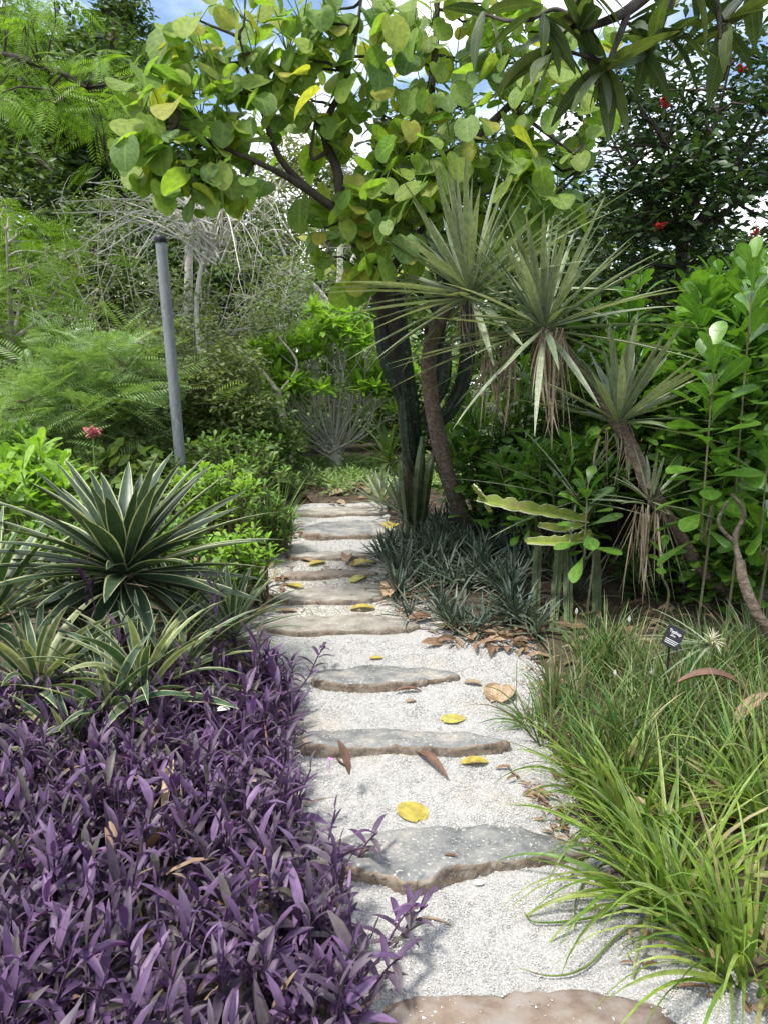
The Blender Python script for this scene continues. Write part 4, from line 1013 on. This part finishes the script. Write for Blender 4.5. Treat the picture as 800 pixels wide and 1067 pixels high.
# small multi-stemmed tree at the head of the path
g = G(350, 497); t = thing('multi_stemmed_tree', g, 'small fan shaped tree with many pale stems and lime leaves beyond the path', 'tree')
sm = MB(); lv = MB()
hub = g+[0, 0, .35]
tube(sm, spline([g-[0, 0, .05], g+[0, 0, .2], hub], 4), [.1, .075, .08], 8, jitter=.08)
for q_ in range(40):
    tx = rs.uniform(272, 414); edge = abs(tx-345)/78
    ty = rs.uniform(330+35*edge, 370+75*edge) if q_ < 30 else rs.uniform(390, 450)
    e = P(tx, ty, 9.9+rs.uniform(-.8, .8)); m = hub*.6+e*.4+[(e[0]-hub[0])*.12, 0, -.05]
    c = spline([hub+rs.normal(0, .05, 3), m+rs.normal(0, .06, 3), e], 5); tube(sm, c, [.018, .01, .006], 5)
    tips = [e]
    for _ in range(4):
        e2 = e+[rs.normal(0, .2), rs.normal(0, .2), rs.uniform(-.05, .2)]; tube(sm, wob(c[-3], e2, 4), [.008, .005], 4); tips.append(e2)
    for tp in tips:
        n = 18; ln = rs.uniform(.13, .27, n)
        blades(lv, np.repeat([tp], n, 0), np.arange(n)*2.4, rs.uniform(-.3, 1.3, n), ln, ln*.3, .5, kind='lance', ns=3, fold=.2)
sm.build('trunk', M_barkp, t); lv.build('crown', M_lime2, t)

# low plants beyond the path
mb = MB(); n = 1500; x = rs.uniform(-2.6, 1.6, n); y = rs.uniform(PATH_END+.15, PATH_END+3.2, n)
leaves_at(mb, np.stack([x, y, gz(x, y)+rs.uniform(.0, .12, n)], 1), 12, .09, .07, T_nar, (-.2, 1.2))
tag(mb.build('low_ground_cover', M_fern), 'low grey green plants covering the ground beyond the path', 'ground cover', kind='stuff')
mb = MB()
for sx in (-1, 1):
    n = 900; x = sx*rs.uniform(1.2, 9, n); y = rs.uniform(5.6, 15, n)
    leaves_at(mb, np.stack([x, y, gz(x, y)+rs.uniform(.02, .6, n)], 1), 22, .28, .13, T_oval, (-.2, 1.0))
tag(mb.build('undergrowth', M_mid), 'leafy undergrowth beneath the trees on both sides', 'ground cover', kind='stuff')
for px, py, d in ((405, 470, 'dark palm like tuft beside the small multi stemmed tree'), (300, 495, 'dark grassy tuft left of the small multi stemmed tree'), (255, 505, 'dark spiky tuft behind the fresh green bush')):
    p = P(px, py+18, 9.0); rosette('palm_tuft', (p[0], p[1], float(gz(p[0], p[1]))+.25), 30, .7, .05, M_deep, d, 'palm', elmin=-.1, bend=.6)

# ------------------------------------------------------------------ left shrubs beside the path
def leafy_bush(name, label, px, py, Y, rx, ry, mat, nsh, nleaf, ln, bark, kind='obovate', wr=.36, depth=.8, droop=.5, stem_r=.008, group=None, cat='shrub', spacing=1.1):
    c = P(px, py, Y); k = Y/F*1.03
    g = np.array([c[0], c[1]+.2, 0.]); g[2] = float(gz(g[0], g[1]))
    t = thing(name, g, label, cat, group); sm = MB(); lv = MB()
    for s in range(nsh):
        d = rs.normal(0, 1, 3); d /= np.linalg.norm(d); r_ = rs.rand()**.4
        e = c+d*r_*np.array([rx*k, rx*k*depth, ry*k])
        if e[2] < g[2]+.12: e[2] = g[2]+.12
        b = g+rs.normal(0, .08, 3)*[1, 1, 0]
        mid = b*.45+e*.55+[0, 0, -.05]
        cc = spline([b, mid, e], 5); tube(sm, cc, [stem_r*1.6, stem_r*.6], 4)
        f = (np.arange(nleaf)+.5)/nleaf
        up = cc[-1]-cc[-2]; up /= np.linalg.norm(up); up = up*.5+np.array([0, 0, .5])
        bs = e-up[None]*(f*ln*spacing)[:, None]
        L_ = ln*rs.uniform(.75, 1.15, nleaf)*(1-.45*(f < .15))
        blades(lv, bs, np.arange(nleaf)*2.39996+rs.uniform(0, 6), 1.25-1.25*f+rs.normal(0, .15, nleaf), L_, L_*wr*rs.uniform(.85, 1.15, nleaf), droop*rs.uniform(.5, 1.5, nleaf), kind=kind, ns=6, fold=rs.uniform(.05, .35, nleaf), roll=rs.normal(0, .3, nleaf))
    sm.build('stems', bark, t); lv.build('foliage', mat, t)
    return t
leafy_bush('fresh_green_bush', 'fresh yellow green bush behind the large dark rosette', 225, 510, 5.4, 48, 32, M_lime2, 80, 10, .09, M_twig)
leafy_bush('fresh_green_bush', 'bright green bush at the left of the middle steps', 250, 575, 4.5, 38, 30, M_lime2, 60, 10, .08, M_twig)
leafy_bush('fresh_green_bush', 'mid green bush with thin stems beside the top landing', 278, 540, 5.7, 30, 42, M_bush, 60, 10, .1, M_twig, wr=.25)
leafy_bush('broadleaf_shrub', 'light green broad leaved plant at the left edge behind the rosettes', 40, 500, 4.9, 60, 38, M_lime2, 30, 10, .2, M_stemg)
leafy_bush('broadleaf_shrub', 'bushy green plant at the far left below the feathery shrub', 10, 465, 6.0, 50, 30, M_bush, 40, 10, .16, M_stemg)
leafy_bush('small_leaved_shrub', 'dark green shrub between the pole and the fresh green bush', 240, 478, 6.8, 70, 30, M_bush, 90, 10, .08, M_twig)
leafy_bush('small_leaved_shrub', 'green shrub just left of the top landing', 285, 500, 7.6, 26, 24, M_mid, 60, 10, .1, M_twig)
rosette('spiky_plant', G(285, 575)+[0, 0, .08], 26, .55, .014, M_mid, 'thin spiky tuft leaning over the left edge of the middle steps', elmin=.3, bend=.2, kind='grass')
rosette('spiky_plant', G(292, 552)+[0, 0, .06], 26, .6, .014, M_mid, 'thin upright spiky tuft near the top steps on the left', elmin=.5, bend=.15, kind='grass')
rosette('striped_plant', G(240, 640)+[0, 0, .03], 16, .42, .03, M_bluegr, 'flat grey green spiky plant reaching over the gravel at left of the steps', elmin=.05, bend=.3)
leafy_bush('fresh_green_bush', 'green bush hidden behind the large dark rosette at its left', 50, 575, 4.5, 60, 34, M_bush, 70, 10, .1, M_twig)
leafy_bush('fresh_green_bush', 'green bush hidden behind the large dark rosette at its right', 165, 570, 4.6, 50, 34, M_bush, 70, 10, .1, M_twig)
leafy_bush('fresh_green_bush', 'low green bush behind the small upright striped rosette', 215, 610, 4.2, 34, 26, M_bush, 40, 10, .09, M_twig)
# pink flower spike
p = P(97, 452, 6.0); g = np.array([p[0], p[1], float(gz(p[0], p[1]))]); t = thing('flower_spike', g, 'pink flower spike rising above the light green plants at left', 'flower')
mb = MB(); tube(mb, [g, p], [.01, .006], 5); mb.build('stem', M_stemg, t)
mb = MB(); n = 46; blades(mb, np.repeat([p], n, 0)+rs.normal(0, .02, (n, 3)), rs.uniform(0, 7, n), rs.uniform(-.4, 1.4, n), rs.uniform(.04, .08, n), .025, .5, kind='lance', ns=3); mb.build('bloom', M_rose, t)

# ------------------------------------------------------------------ grey pole with cap
pt = P(168, 252, 6.5); pbm = P(190, 498, 6.5); dd = (pbm-pt); gb = pt+dd*((pt[2]-float(gz(pbm[0], 6.5)))/(-dd[2]))
t = thing('lamp_post', gb, 'plain grey metal post with a flat black cap, leaning slightly left', 'post')
mb = MB(); tube(mb, [gb-[0, 0, .05], gb*.5+pt*.5, pt], .046, 20); mb.build('pole', M_pole, t)
mb = MB(); ax = (pt-gb)/np.linalg.norm(pt-gb)
tube(mb, [pt-ax*.01, pt+ax*.012, pt+ax*.04, pt+ax*.05], [.05, .056, .056, .03], 20); mb.build('cap', M_black, t)

# ------------------------------------------------------------------ big round-leaved tree
base = G(432, 535); fork = P(356, 222, 5.0)
t = thing('big_leaf_tree', base, 'dark trunked tree with large round light green leaves arching over the path', 'tree')
sk = Skel()
sk.limb([base-[0, 0, .1], P(428, 450, 5.9), P(415, 370, 5.7), P(395, 300, 5.4), P(375, 255, 5.15), fork], [.11, .085, .076, .068, .055, .04], 12, jitter=.08)
A5 = lambda L_: [P(a, b, Y) for a, b, Y in L_]
sk.limb([fork]+A5([(325, 200, 4.9), (292, 165, 4.8), (275, 120, 4.7), (262, 88, 4.7), (250, 40, 4.6)]), [.034, .024, .017, .011, .006], 8)
sk.limb(A5([(325, 200, 4.9), (295, 182, 4.75), (266, 168, 4.6), (225, 150, 4.5), (185, 130, 4.4)]), [.026, .018, .012, .007], 7)
sk.limb([fork]+A5([(352, 180, 5), (338, 135, 5), (360, 85, 5), (372, 30, 5), (380, -30, 5)]), [.036, .03, .02, .013, .007], 8)
sk.limb(A5([(345, 155, 5), (325, 165, 4.9), (328, 130, 4.9)]), [.015, .008], 6)
sk.limb([fork+[.02, .05, -.05]]+A5([(400, 185, 5.2), (440, 130, 5.3), (450, 80, 5.3), (455, 10, 5.3), (450, -50, 5.3)]), [.05, .04, .03, .02, .01], 8)
sk.limb(A5([(400, 185, 5.2), (470, 160, 5.2), (530, 110, 5.3), (570, 60, 5.3), (600, 0, 5.3)]), [.035, .028, .018, .01], 8)
sk.limb(A5([(530, 110, 5.3), (570, 140, 5.2), (610, 170, 5.2)]), [.016, .008], 6)
sk.limb(A5([(395, 300, 5.4), (430, 250, 5.1), (470, 210, 5.0)]), [.04, .02, .01], 7)
cl = [(150, 155, 4.3, 22), (172, 130, 4.4, 22), (195, 90, 4.4, 24), (185, 60, 4.5, 16), (215, 60, 4.5, 24), (205, 20, 4.5, 22), (235, 95, 4.5, 26), (200, 160, 4.4, 24), (225, 185, 4.4, 20), (185, 185, 4.4, 18), (245, 150, 4.5, 26), (250, 195, 4.5, 16), (150, 110, 4.6, 10),
      (265, 55, 4.6, 26), (255, 15, 4.6, 20), (290, 90, 4.8, 28), (280, 130, 4.8, 26), (300, 50, 4.8, 24), (315, 20, 4.9, 24), (320, 100, 4.9, 28), (330, 70, 5, 22), (345, 40, 5, 24), (365, 100, 5, 26), (385, 60, 5, 26), (360, 140, 5, 22), (350, 10, 5, 24), (395, 15, 5, 24), (400, 120, 5, 28), (395, 160, 5, 28),
      (378, 185, 4.8, 18), (365, 235, 4.7, 18), (385, 215, 4.7, 24), (395, 255, 4.7, 24), (375, 275, 4.8, 14), (420, 200, 4.8, 28), (430, 240, 4.9, 22), (430, 160, 5, 30), (440, 110, 5.1, 26), (430, 60, 5.1, 24), (450, 20, 5.2, 24), (475, 60, 5.2, 22), (480, 110, 5.2, 28), (470, 160, 5.1, 28), (460, 205, 5.1, 28), (500, 190, 5.2, 28),
      (510, 145, 5.2, 28), (520, 100, 5.3, 26), (515, 55, 5.3, 24), (500, 20, 5.3, 20), (545, 75, 5.3, 24), (550, 130, 5.3, 28), (545, 175, 5.2, 28), (580, 110, 5.3, 26), (590, 155, 5.3, 26), (580, 195, 5.2, 24), (600, 75, 5.4, 22), (560, 215, 5.2, 16), (610, 130, 5.4, 20), (340, 215, 5.2, 14), (320, 235, 5.3, 10), (335, 270, 5.3, 10), (540, 30, 5.4, 20), (580, 30, 5.4, 22), (620, 40, 5.5, 22), (490, 250, 5.6, 26), (530, 240, 5.6, 24), (450, 280, 5.8, 22), (440, 215, 4.9, 28), (410, 175, 4.8, 28), (470, 235, 5.3, 28), (420, 140, 4.9, 28), (500, 165, 5.0, 28), (530, 200, 5.0, 26), (560, 160, 5.0, 26), (400, 235, 4.9, 24), (550, 100, 5.1, 26), (160, 170, 4.4, 20), (170, 100, 4.4, 22), (210, 120, 4.4, 26), (228, 165, 4.4, 24), (210, 195, 4.4, 18), (510, 225, 5.2, 26), (450, 180, 4.8, 26), (330, 125, 4.8, 22), (300, 70, 4.7, 20), (520, 5, 5.2, 20), (480, -5, 5.2, 20)]
lv = MB(); pm = MB()
for px, py, Y, rr in cl:
    c = P(px, py, Y+.15); sk.twig(c, (.011, .006), 5)
    n = int(5+rr*.4); k = Y/F
    for _ in range(n):
        off = np.array([rs.normal(0, rr*.6)*k, rs.normal(0, .2), rs.normal(0, rr*.58)*k]); p = c+off
        sz = rs.uniform(.085, .205); a = -pi/2+rs.normal(0, .95)
        blades(lv, [p], [a], [rs.uniform(-1.25, -.15)], [sz], [sz*rs.uniform(.9, 1.08)], [rs.uniform(.1, .6)], kind='round', ns=8, fold=rs.uniform(.02, .32), roll=rs.normal(0, .4), twist=rs.normal(0, .35))
        tube(pm, [c-[0, 0, .03], p*.6+c*.4+[0, 0, .02], p], [.0035, .0025], 4)
sk.mb.build('trunk', M_barkd, t); lv.build('crown', M_big, t); pm.build('leaf_stalks', M_stemg, t)

# candelabra cactus
base = G(438, 545); t = thing('candelabra_cactus', base, 'dark ribbed candelabra cactus with upright arms beside the brown trunk', 'cactus')
mb = MB(); K = dict(sides=20, ribs=5, rib=.38)
tube(mb, spline([base-[0, 0, .1], P(434, 470, 5.75), P(426, 400, 5.65), P(418, 340, 5.6), P(410, 290, 5.6)], 6), [.048, .052, .056, .052, .045], **K); mb.build('trunk', M_cact, t)
for pl, r_ in (([(428, 440, 5.6), (412, 400, 5.5), (400, 370, 5.5), (394, 330, 5.5)], [.045, .05, .04]),
               ([(445, 450, 5.6), (470, 425, 5.55), (484, 390, 5.55), (488, 345, 5.55), (486, 300, 5.6)], [.055, .06, .06, .05]),
               ([(436, 500, 5.6), (425, 470, 5.5), (421, 430, 5.5), (418, 400, 5.5)], [.04, .045, .03]),
               ([(440, 440, 5.6), (462, 400, 5.5), (466, 360, 5.5)], [.045, .045, .035]),
               ([(448, 420, 5.7), (455, 370, 5.8), (462, 300, 5.8), (470, 250, 5.8)], [.05, .055, .05])):
    mb = MB(); tube(mb, spline(A5(pl), 6), r_, **K); mb.build('arm', M_cact, t)
base = G(432, 560); t = thing('thin_cactus', base, 'thin grey green cactus stems standing in front of the dark ribbed cactus', 'cactus')
for a0, b0, a1, b1 in ((432, 548, 440, 455), (440, 545, 452, 470), (425, 545, 418, 480)):
    mb = MB(); tube(mb, spline([base+[(a0-432)*.006, 0, -.03], P((a0+a1)/2-1, 500, 5.4), P(a1, b1, 5.4)], 6), [.03, .034, .018], sides=16, ribs=4, rib=.4); mb.build('stem', M_cactp, t)

# brown curved trunk with its spiky crowns (a branched yucca-like tree)
def hanging(mb, c, n, ln, spread=.03):
    a = rs.uniform(0, 2*pi, n)
    blades(mb, np.repeat([c], n, 0)+np.stack([np.cos(a)*spread, np.sin(a)*spread, rs.uniform(-.1, .02, n)], 1), a, rs.uniform(-1.9, -1.1, n), ln*rs.uniform(.3, 1.1, n), rs.uniform(.004, .018, n), rs.normal(0.15, .25, n), kind='strap', ns=5, fold=.6, roll=rs.normal(0, .6, n), twist=rs.normal(0, 1, n))
def crown(mb, c, n, ln, wd, elmin=-.45, up=None, bend=.12):
    m2 = MB(); f = (np.arange(n)+.5)/n; az = np.arange(n)*2.39996+rs.normal(0, .15, n); el = 1.45-(1.45-elmin)*f**.9+rs.normal(0, .08, n)
    b = np.stack([np.cos(az), np.sin(az), np.zeros(n)], 1)*.03+np.outer(-f, [0, 0, .08])+c
    blades(m2, b, az, el+rs.normal(0, .12, n), ln*(.68+.42*np.clip(f*1.3, 0, 1))*rs.uniform(.65, 1.12, n), wd*rs.uniform(.8, 1.1, n), bend*rs.uniform(.2, 2.2, n), kind='spear', ns=7, fold=.42, roll=rs.normal(0, .15, n))
    if up is not None:
        rx, ry = up; V = m2.V[0]-c
        Mx = np.array([[1, 0, 0], [0, cos(rx), -sin(rx)], [0, sin(rx), cos(rx)]]); My = np.array([[cos(ry), 0, sin(ry)], [0, 1, 0], [-sin(ry), 0, cos(ry)]])
        m2.V[0] = V@(My@Mx).T+c
    mb.add(m2.V[0], m2.L[0], m2.U[0])
base = G(492, 572)
t = thing('spiky_crowned_tree', base, 'smooth brown curved trunk topped by the leftmost big spiky crown', 'tree')
mb = MB(); tube(mb, spline([base-[0, 0, .05], base+[0, 0, .1], P(470, 510, 5.5), P(453, 440, 5.3), P(446, 375, 5.15), P(462, 325, 4.75), P(487, 300, 4.6)], 7), [.085, .066, .06, .056, .05, .04, .032], 12, jitter=.04); mb.build('trunk', M_barkb, t)
mb = MB(); crown(mb, P(487, 298, 4.6), 84, .92, .048, -.3, (.1, -.3)); mb.build('crown', M_yucca, t)
mb = MB(); hanging(mb, P(520, 355, 4.6), 44, .55, .08); hanging(mb, P(490, 312, 4.6), 16, .4, .06); mb.build('dead_leaves', M_hang, t)

base = G(775, 625); base[2] = float(gz(base[0], base[1]))
t = thing('leaning_spiky_tree', base, 'leaning brown stemmed tree carrying three spiky crowns with hanging dead leaves', 'tree')
sk = Skel()
sk.limb([base-[0, 0, .05], P(752, 612, 4.3), P(722, 582, 4.2), P(700, 545, 4.1), P(680, 520, 4.05), P(660, 470, 4.15), P(635, 430, 4.25), P(600, 380, 4.3), P(568, 342, 4.25)], [.045, .04, .036, .032, .032, .036, .036, .032, .03], 12, jitter=.12)
sk.limb([P(650, 455, 4.2), P(646, 430, 4.2), P(645, 415, 4.2)], [.03, .03], 10)
sk.limb([P(690, 530, 4.05), P(682, 515, 4.0), P(678, 505, 3.95)], [.035, .03], 10)
sk.mb.build('trunk', M_barkb, t)
mb = MB(); crown(mb, P(566, 332, 4.25), 84, .82, .045, -.4, (0, -.15)); mb.build('crown', M_yucca, t)
mb = MB(); crown(mb, P(646, 428, 4.2), 46, .7, .048, .0, (0, .12)); mb.build('crown', M_yucca, t)
mb = MB(); crown(mb, P(679, 512, 3.95), 24, .36, .024, -.2, (.1, .1)); mb.build('crown', M_yucca, t)
mb = MB(); hanging(mb, P(574, 345, 4.15), 56, .55, .06); mb.build('dead_leaves', M_hang, t)
mb = MB(); hanging(mb, P(676, 525, 4.05), 42, .55, .07); hanging(mb, P(640, 445, 4.25), 22, .35, .08); mb.build('dead_leaves', M_hang, t)
# low grey-green fans at the foot
rosette('spiky_plant', P(600, 515, 4.5), 16, .75, .02, M_yucca, 'thin spiky fan crossing in front of the yellow cactus', elmin=-.4, bend=.2, elmax=1.0)

# curved bare stem at the right edge
base = P(830, 700, 3.25); base[2] = float(gz(base[0], base[1])); t = thing('bare_tree', base, 'smooth curved pale brown stem at the right picture edge', 'tree')
mb = MB(); tube(mb, spline([base, P(806, 668, 3.3), P(787, 638, 3.3), P(774, 605, 3.35), P(771, 585, 3.4)], 6), [.03, .027, .025, .02], 10); mb.build('trunk', M_barkb, t)
mb = MB(); tube(mb, spline([P(771, 588, 3.4), P(765, 560, 3.5), P(775, 535, 3.5), P(762, 515, 3.5)], 5), [.016, .012, .008], 8); tube(mb, spline([P(767, 568, 3.47), P(748, 545, 3.5), P(758, 522, 3.5)], 5), [.01, .007], 8); mb.build('branch', M_barkb, t)

# yellow-green cactus: horizontal winged pads on upright stems
base = G(575, 660); base[2] = float(gz(base[0], base[1]))
t = thing('winged_cactus', base, 'yellow green cactus with horizontal scalloped pads on upright stems in the right bed', 'cactus')
def pad(pts, wd, mat=M_cacty, up=0.25, name='pad'):
    """three-winged stem with scalloped margins"""
    c = spline(pts, 9); n = len(c); a, b = frames(c); mb = MB()
    s = np.linspace(0, 1, n); wv = wd*(.55+.45*np.sin(pi*s)**.5)*(1-.34*np.abs(np.sin(s*pi*6))**6)*rs.uniform(.93, 1.07, n)
    for k, th in enumerate((.15, pi-.15, -pi/2)):
        d = a*cos(th)+b*sin(th); nn = -a*sin(th)+b*cos(th); h = .006
        o = c+d*wv[:, None]; ring = np.stack([c+nn*h, o+nn*.003, o-nn*.003, c-nn*h], 1)
        V = ring.reshape(-1, 3); q = []
        for i_ in range(n-1):
            for j_ in range(3): q.append([i_*4+j_, i_*4+j_+1, i_*4+4+j_+1, i_*4+4+j_])
        q = np.array(q); e = q[1::3]
        mb.add(V, np.concatenate([q[0::3], q[2::3]]), None, 0); mb.add(V, e, None, 1)
    mb.build(name, [mat, M_cacte if name == 'pad' else M_cactp], t)
pad(A5([(497, 520, 4.3), (530, 528, 4.25), (570, 535, 4.3), (610, 542, 4.4)]), .055)
pad(A5([(510, 533, 4.35), (505, 522, 4.3), (498, 512, 4.25), (492, 505, 4.25)]), .022)
pad(A5([(548, 565, 4.2), (590, 565, 4.2), (615, 556, 4.35)]), .045)
pad(A5([(560, 548, 4.45), (585, 552, 4.45), (606, 546, 4.5)]), .04)
for a0, a1 in ((556, 560), (575, 583), (592, 590), (622, 620)):
    pad([G(a0, 668)+[0, 0, -.03], P((a0+a1)/2, 610, 4.35), P(a1, 560, 4.35)], .03, M_cactp, name='stem')

# ------------------------------------------------------------------ right shrubs with glossy obovate leaves
leafy_bush('glossy_shrub', 'low glossy growth at the right edge just above the curved bare stem', 775, 545, 4.3, 60, 52, M_obov, 46, 16, .2, M_barkd, wr=.42, stem_r=.006, group='glossy leaved shrubs right of the path', spacing=1.8)
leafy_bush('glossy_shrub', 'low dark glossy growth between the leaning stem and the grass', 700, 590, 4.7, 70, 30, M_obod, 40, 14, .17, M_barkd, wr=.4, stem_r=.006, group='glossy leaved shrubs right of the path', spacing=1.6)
G1 = 'glossy leaved shrubs right of the path'
leafy_bush('glossy_shrub', 'bright glossy shrub with tall leafy shoots at the right edge', 760, 400, 4.4, 62, 120, M_obov, 80, 20, .22, M_barkd, wr=.42, stem_r=.006, group=G1, spacing=2.2)
leafy_bush('glossy_shrub', 'glossy shrub behind the two right spiky crowns', 670, 380, 5.3, 80, 90, M_obov, 80, 18, .21, M_barkd, wr=.42, stem_r=.006, group=G1, spacing=2.0)
leafy_bush('glossy_shrub', 'deep green glossy shrub between the brown trunk and hanging dead leaves', 530, 460, 5.7, 75, 85, M_obov, 85, 18, .18, M_barkd, wr=.40, stem_r=.006, group=G1, spacing=2.0)
leafy_bush('glossy_shrub', 'low glossy shrub above the yellow cactus', 580, 490, 5.0, 70, 42, M_obov, 48, 15, .17, M_twig, wr=.36, stem_r=.007, group=G1, spacing=1.6)
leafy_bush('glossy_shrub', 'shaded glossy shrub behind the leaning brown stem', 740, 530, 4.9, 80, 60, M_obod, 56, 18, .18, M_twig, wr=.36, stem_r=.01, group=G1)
leafy_bush('glossy_shrub', 'tall deep green shrub in the upper right behind the shoots', 785, 320, 5.6, 80, 66, M_obov, 70, 18, .21, M_barkd, wr=.40, stem_r=.006, group=G1, spacing=2.0)
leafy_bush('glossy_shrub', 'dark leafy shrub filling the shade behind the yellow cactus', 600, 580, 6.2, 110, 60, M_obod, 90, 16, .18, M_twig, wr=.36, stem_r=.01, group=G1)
# nearest bright shoot
def shoot(px, py, Y, n, ln, hgt, label):
    c = P(px, py, Y); g = np.array([c[0]+.05, c[1]+.1, float(gz(c[0], c[1]))]); t = thing('leafy_shoot', g, label, 'plant', 'nearest bright leafy shoots at right')
    sm = MB(); tube(sm, spline([g, c*.5+g*.5+[.04, 0, 0], c-[0, 0, hgt], c], 5), [.007, .006, .0045], 7); sm.build('stem', M_twig, t)
    lv = MB(); f = (np.arange(n)+.5)/n; L_ = ln*rs.uniform(.85, 1.1, n)*np.where(f < .2, .75, 1)
    blades(lv, c-np.outer(f, [0, 0, hgt]), np.arange(n)*2.39996+1, 1.3-1.7*f**.8+rs.normal(0, .1, n), L_*1.1, L_*.5, rs.uniform(.1, .6, n), kind='obovate', ns=9, fold=rs.uniform(.05, .3, n), roll=rs.normal(0, .25, n)); lv.build('foliage', M_obov, t)
shoot(744, 370, 3.7, 36, .23, .9, 'tallest bright shoot with paddle leaves in front of the right shrub')
shoot(785, 275, 3.8, 40, .22, 1.15, 'bright shoot high at the right edge')
shoot(612, 505, 4.1, 18, .18, .4, 'pale green shoot above the pads of the yellow cactus')
shoot(800, 470, 3.7, 22, .21, .5, 'bright shoot at the right edge below the tallest one')
shoot(690, 575, 3.85, 7, .12, .12, 'small yellow green shoot in front of the hanging dead leaves')

# dark small-leaved tree with red flowers
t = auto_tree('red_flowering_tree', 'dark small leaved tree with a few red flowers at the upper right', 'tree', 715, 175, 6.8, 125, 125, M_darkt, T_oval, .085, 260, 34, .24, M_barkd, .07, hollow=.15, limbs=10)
for px, py in ((687, 237), (788, 243), (690, 108), (771, 72)):
    p = P(px, py, 6.0 if py > 200 else 6.2); mb = MB(); n = 12
    blades(mb, np.repeat([p], n, 0)+rs.normal(0, .01, (n, 3)), rs.uniform(0, 7, n), rs.uniform(-.5, 1.3, n), .05, .03, .5, kind='oval', ns=4); mb.build('flower', M_red, t)

# overhanging branch with long dark leaves (tree stands outside the frame at right)
base = np.array([3.6, 3.9, 0.]); base[2] = float(gz(3.6, 3.9))
t = thing('overhanging_tree', base, 'tree reaching in from the right with long dark drooping leaves at the top edge', 'tree'); sk = Skel()
sk.limb([base, base+[-.1, -.1, 1.6], base+[-.5, -.3, 2.6], P(760, -60, 3.3), P(700, -30, 3.2), P(655, 10, 3.1), P(610, 30, 3.0)], [.09, .08, .06, .045, .03, .02, .012], 10)
sk.limb(A5([(700, -30, 3.2), (690, 20, 3.15), (672, 60, 3.1)]), [.02, .01], 7)
sk.limb(A5([(720, -40, 3.2), (745, 0, 3.2), (750, 40, 3.2)]), [.018, .008], 7)
sk.limb(A5([(655, 10, 3.1), (640, 50, 3.05), (628, 78, 3.0)]), [.015, .008], 7)
sk.limb(A5([(610, 30, 3.0), (580, 10, 3.0), (555, 20, 3.0)]), [.011, .006], 7)
lv = MB()
for px, py, Y, n in ((655, 25, 3.1, 9), (628, 72, 3.0, 11), (672, 55, 3.1, 9), (700, 30, 3.15, 6), (755, 25, 3.2, 8), (600, 28, 3.0, 8), (565, 15, 3.0, 7), (720, -20, 3.2, 7), (610, -20, 3.0, 7), (780, -5, 3.3, 6), (578, 50, 3.05, 6), (505, 15, 3.3, 4)):
    c = P(px, py, Y); sk.twig(c, (.009, .006), 5)
    ln = rs.uniform(.17, .3, n)
    blades(lv, np.repeat([c], n, 0)+rs.normal(0, .015, (n, 3)), rs.uniform(0, 7, n), rs.uniform(-1.2, .6, n), ln, ln*rs.uniform(.22, .3, n), rs.uniform(.0, .7, n), kind='lance', ns=7, fold=rs.uniform(.05, .35, n), roll=rs.normal(0, .5, n))
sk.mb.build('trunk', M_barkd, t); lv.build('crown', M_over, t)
print('OBJS', len(bpy.data.objects), 'POLYS', sum(len(m.polygons) for m in bpy.data.meshes))
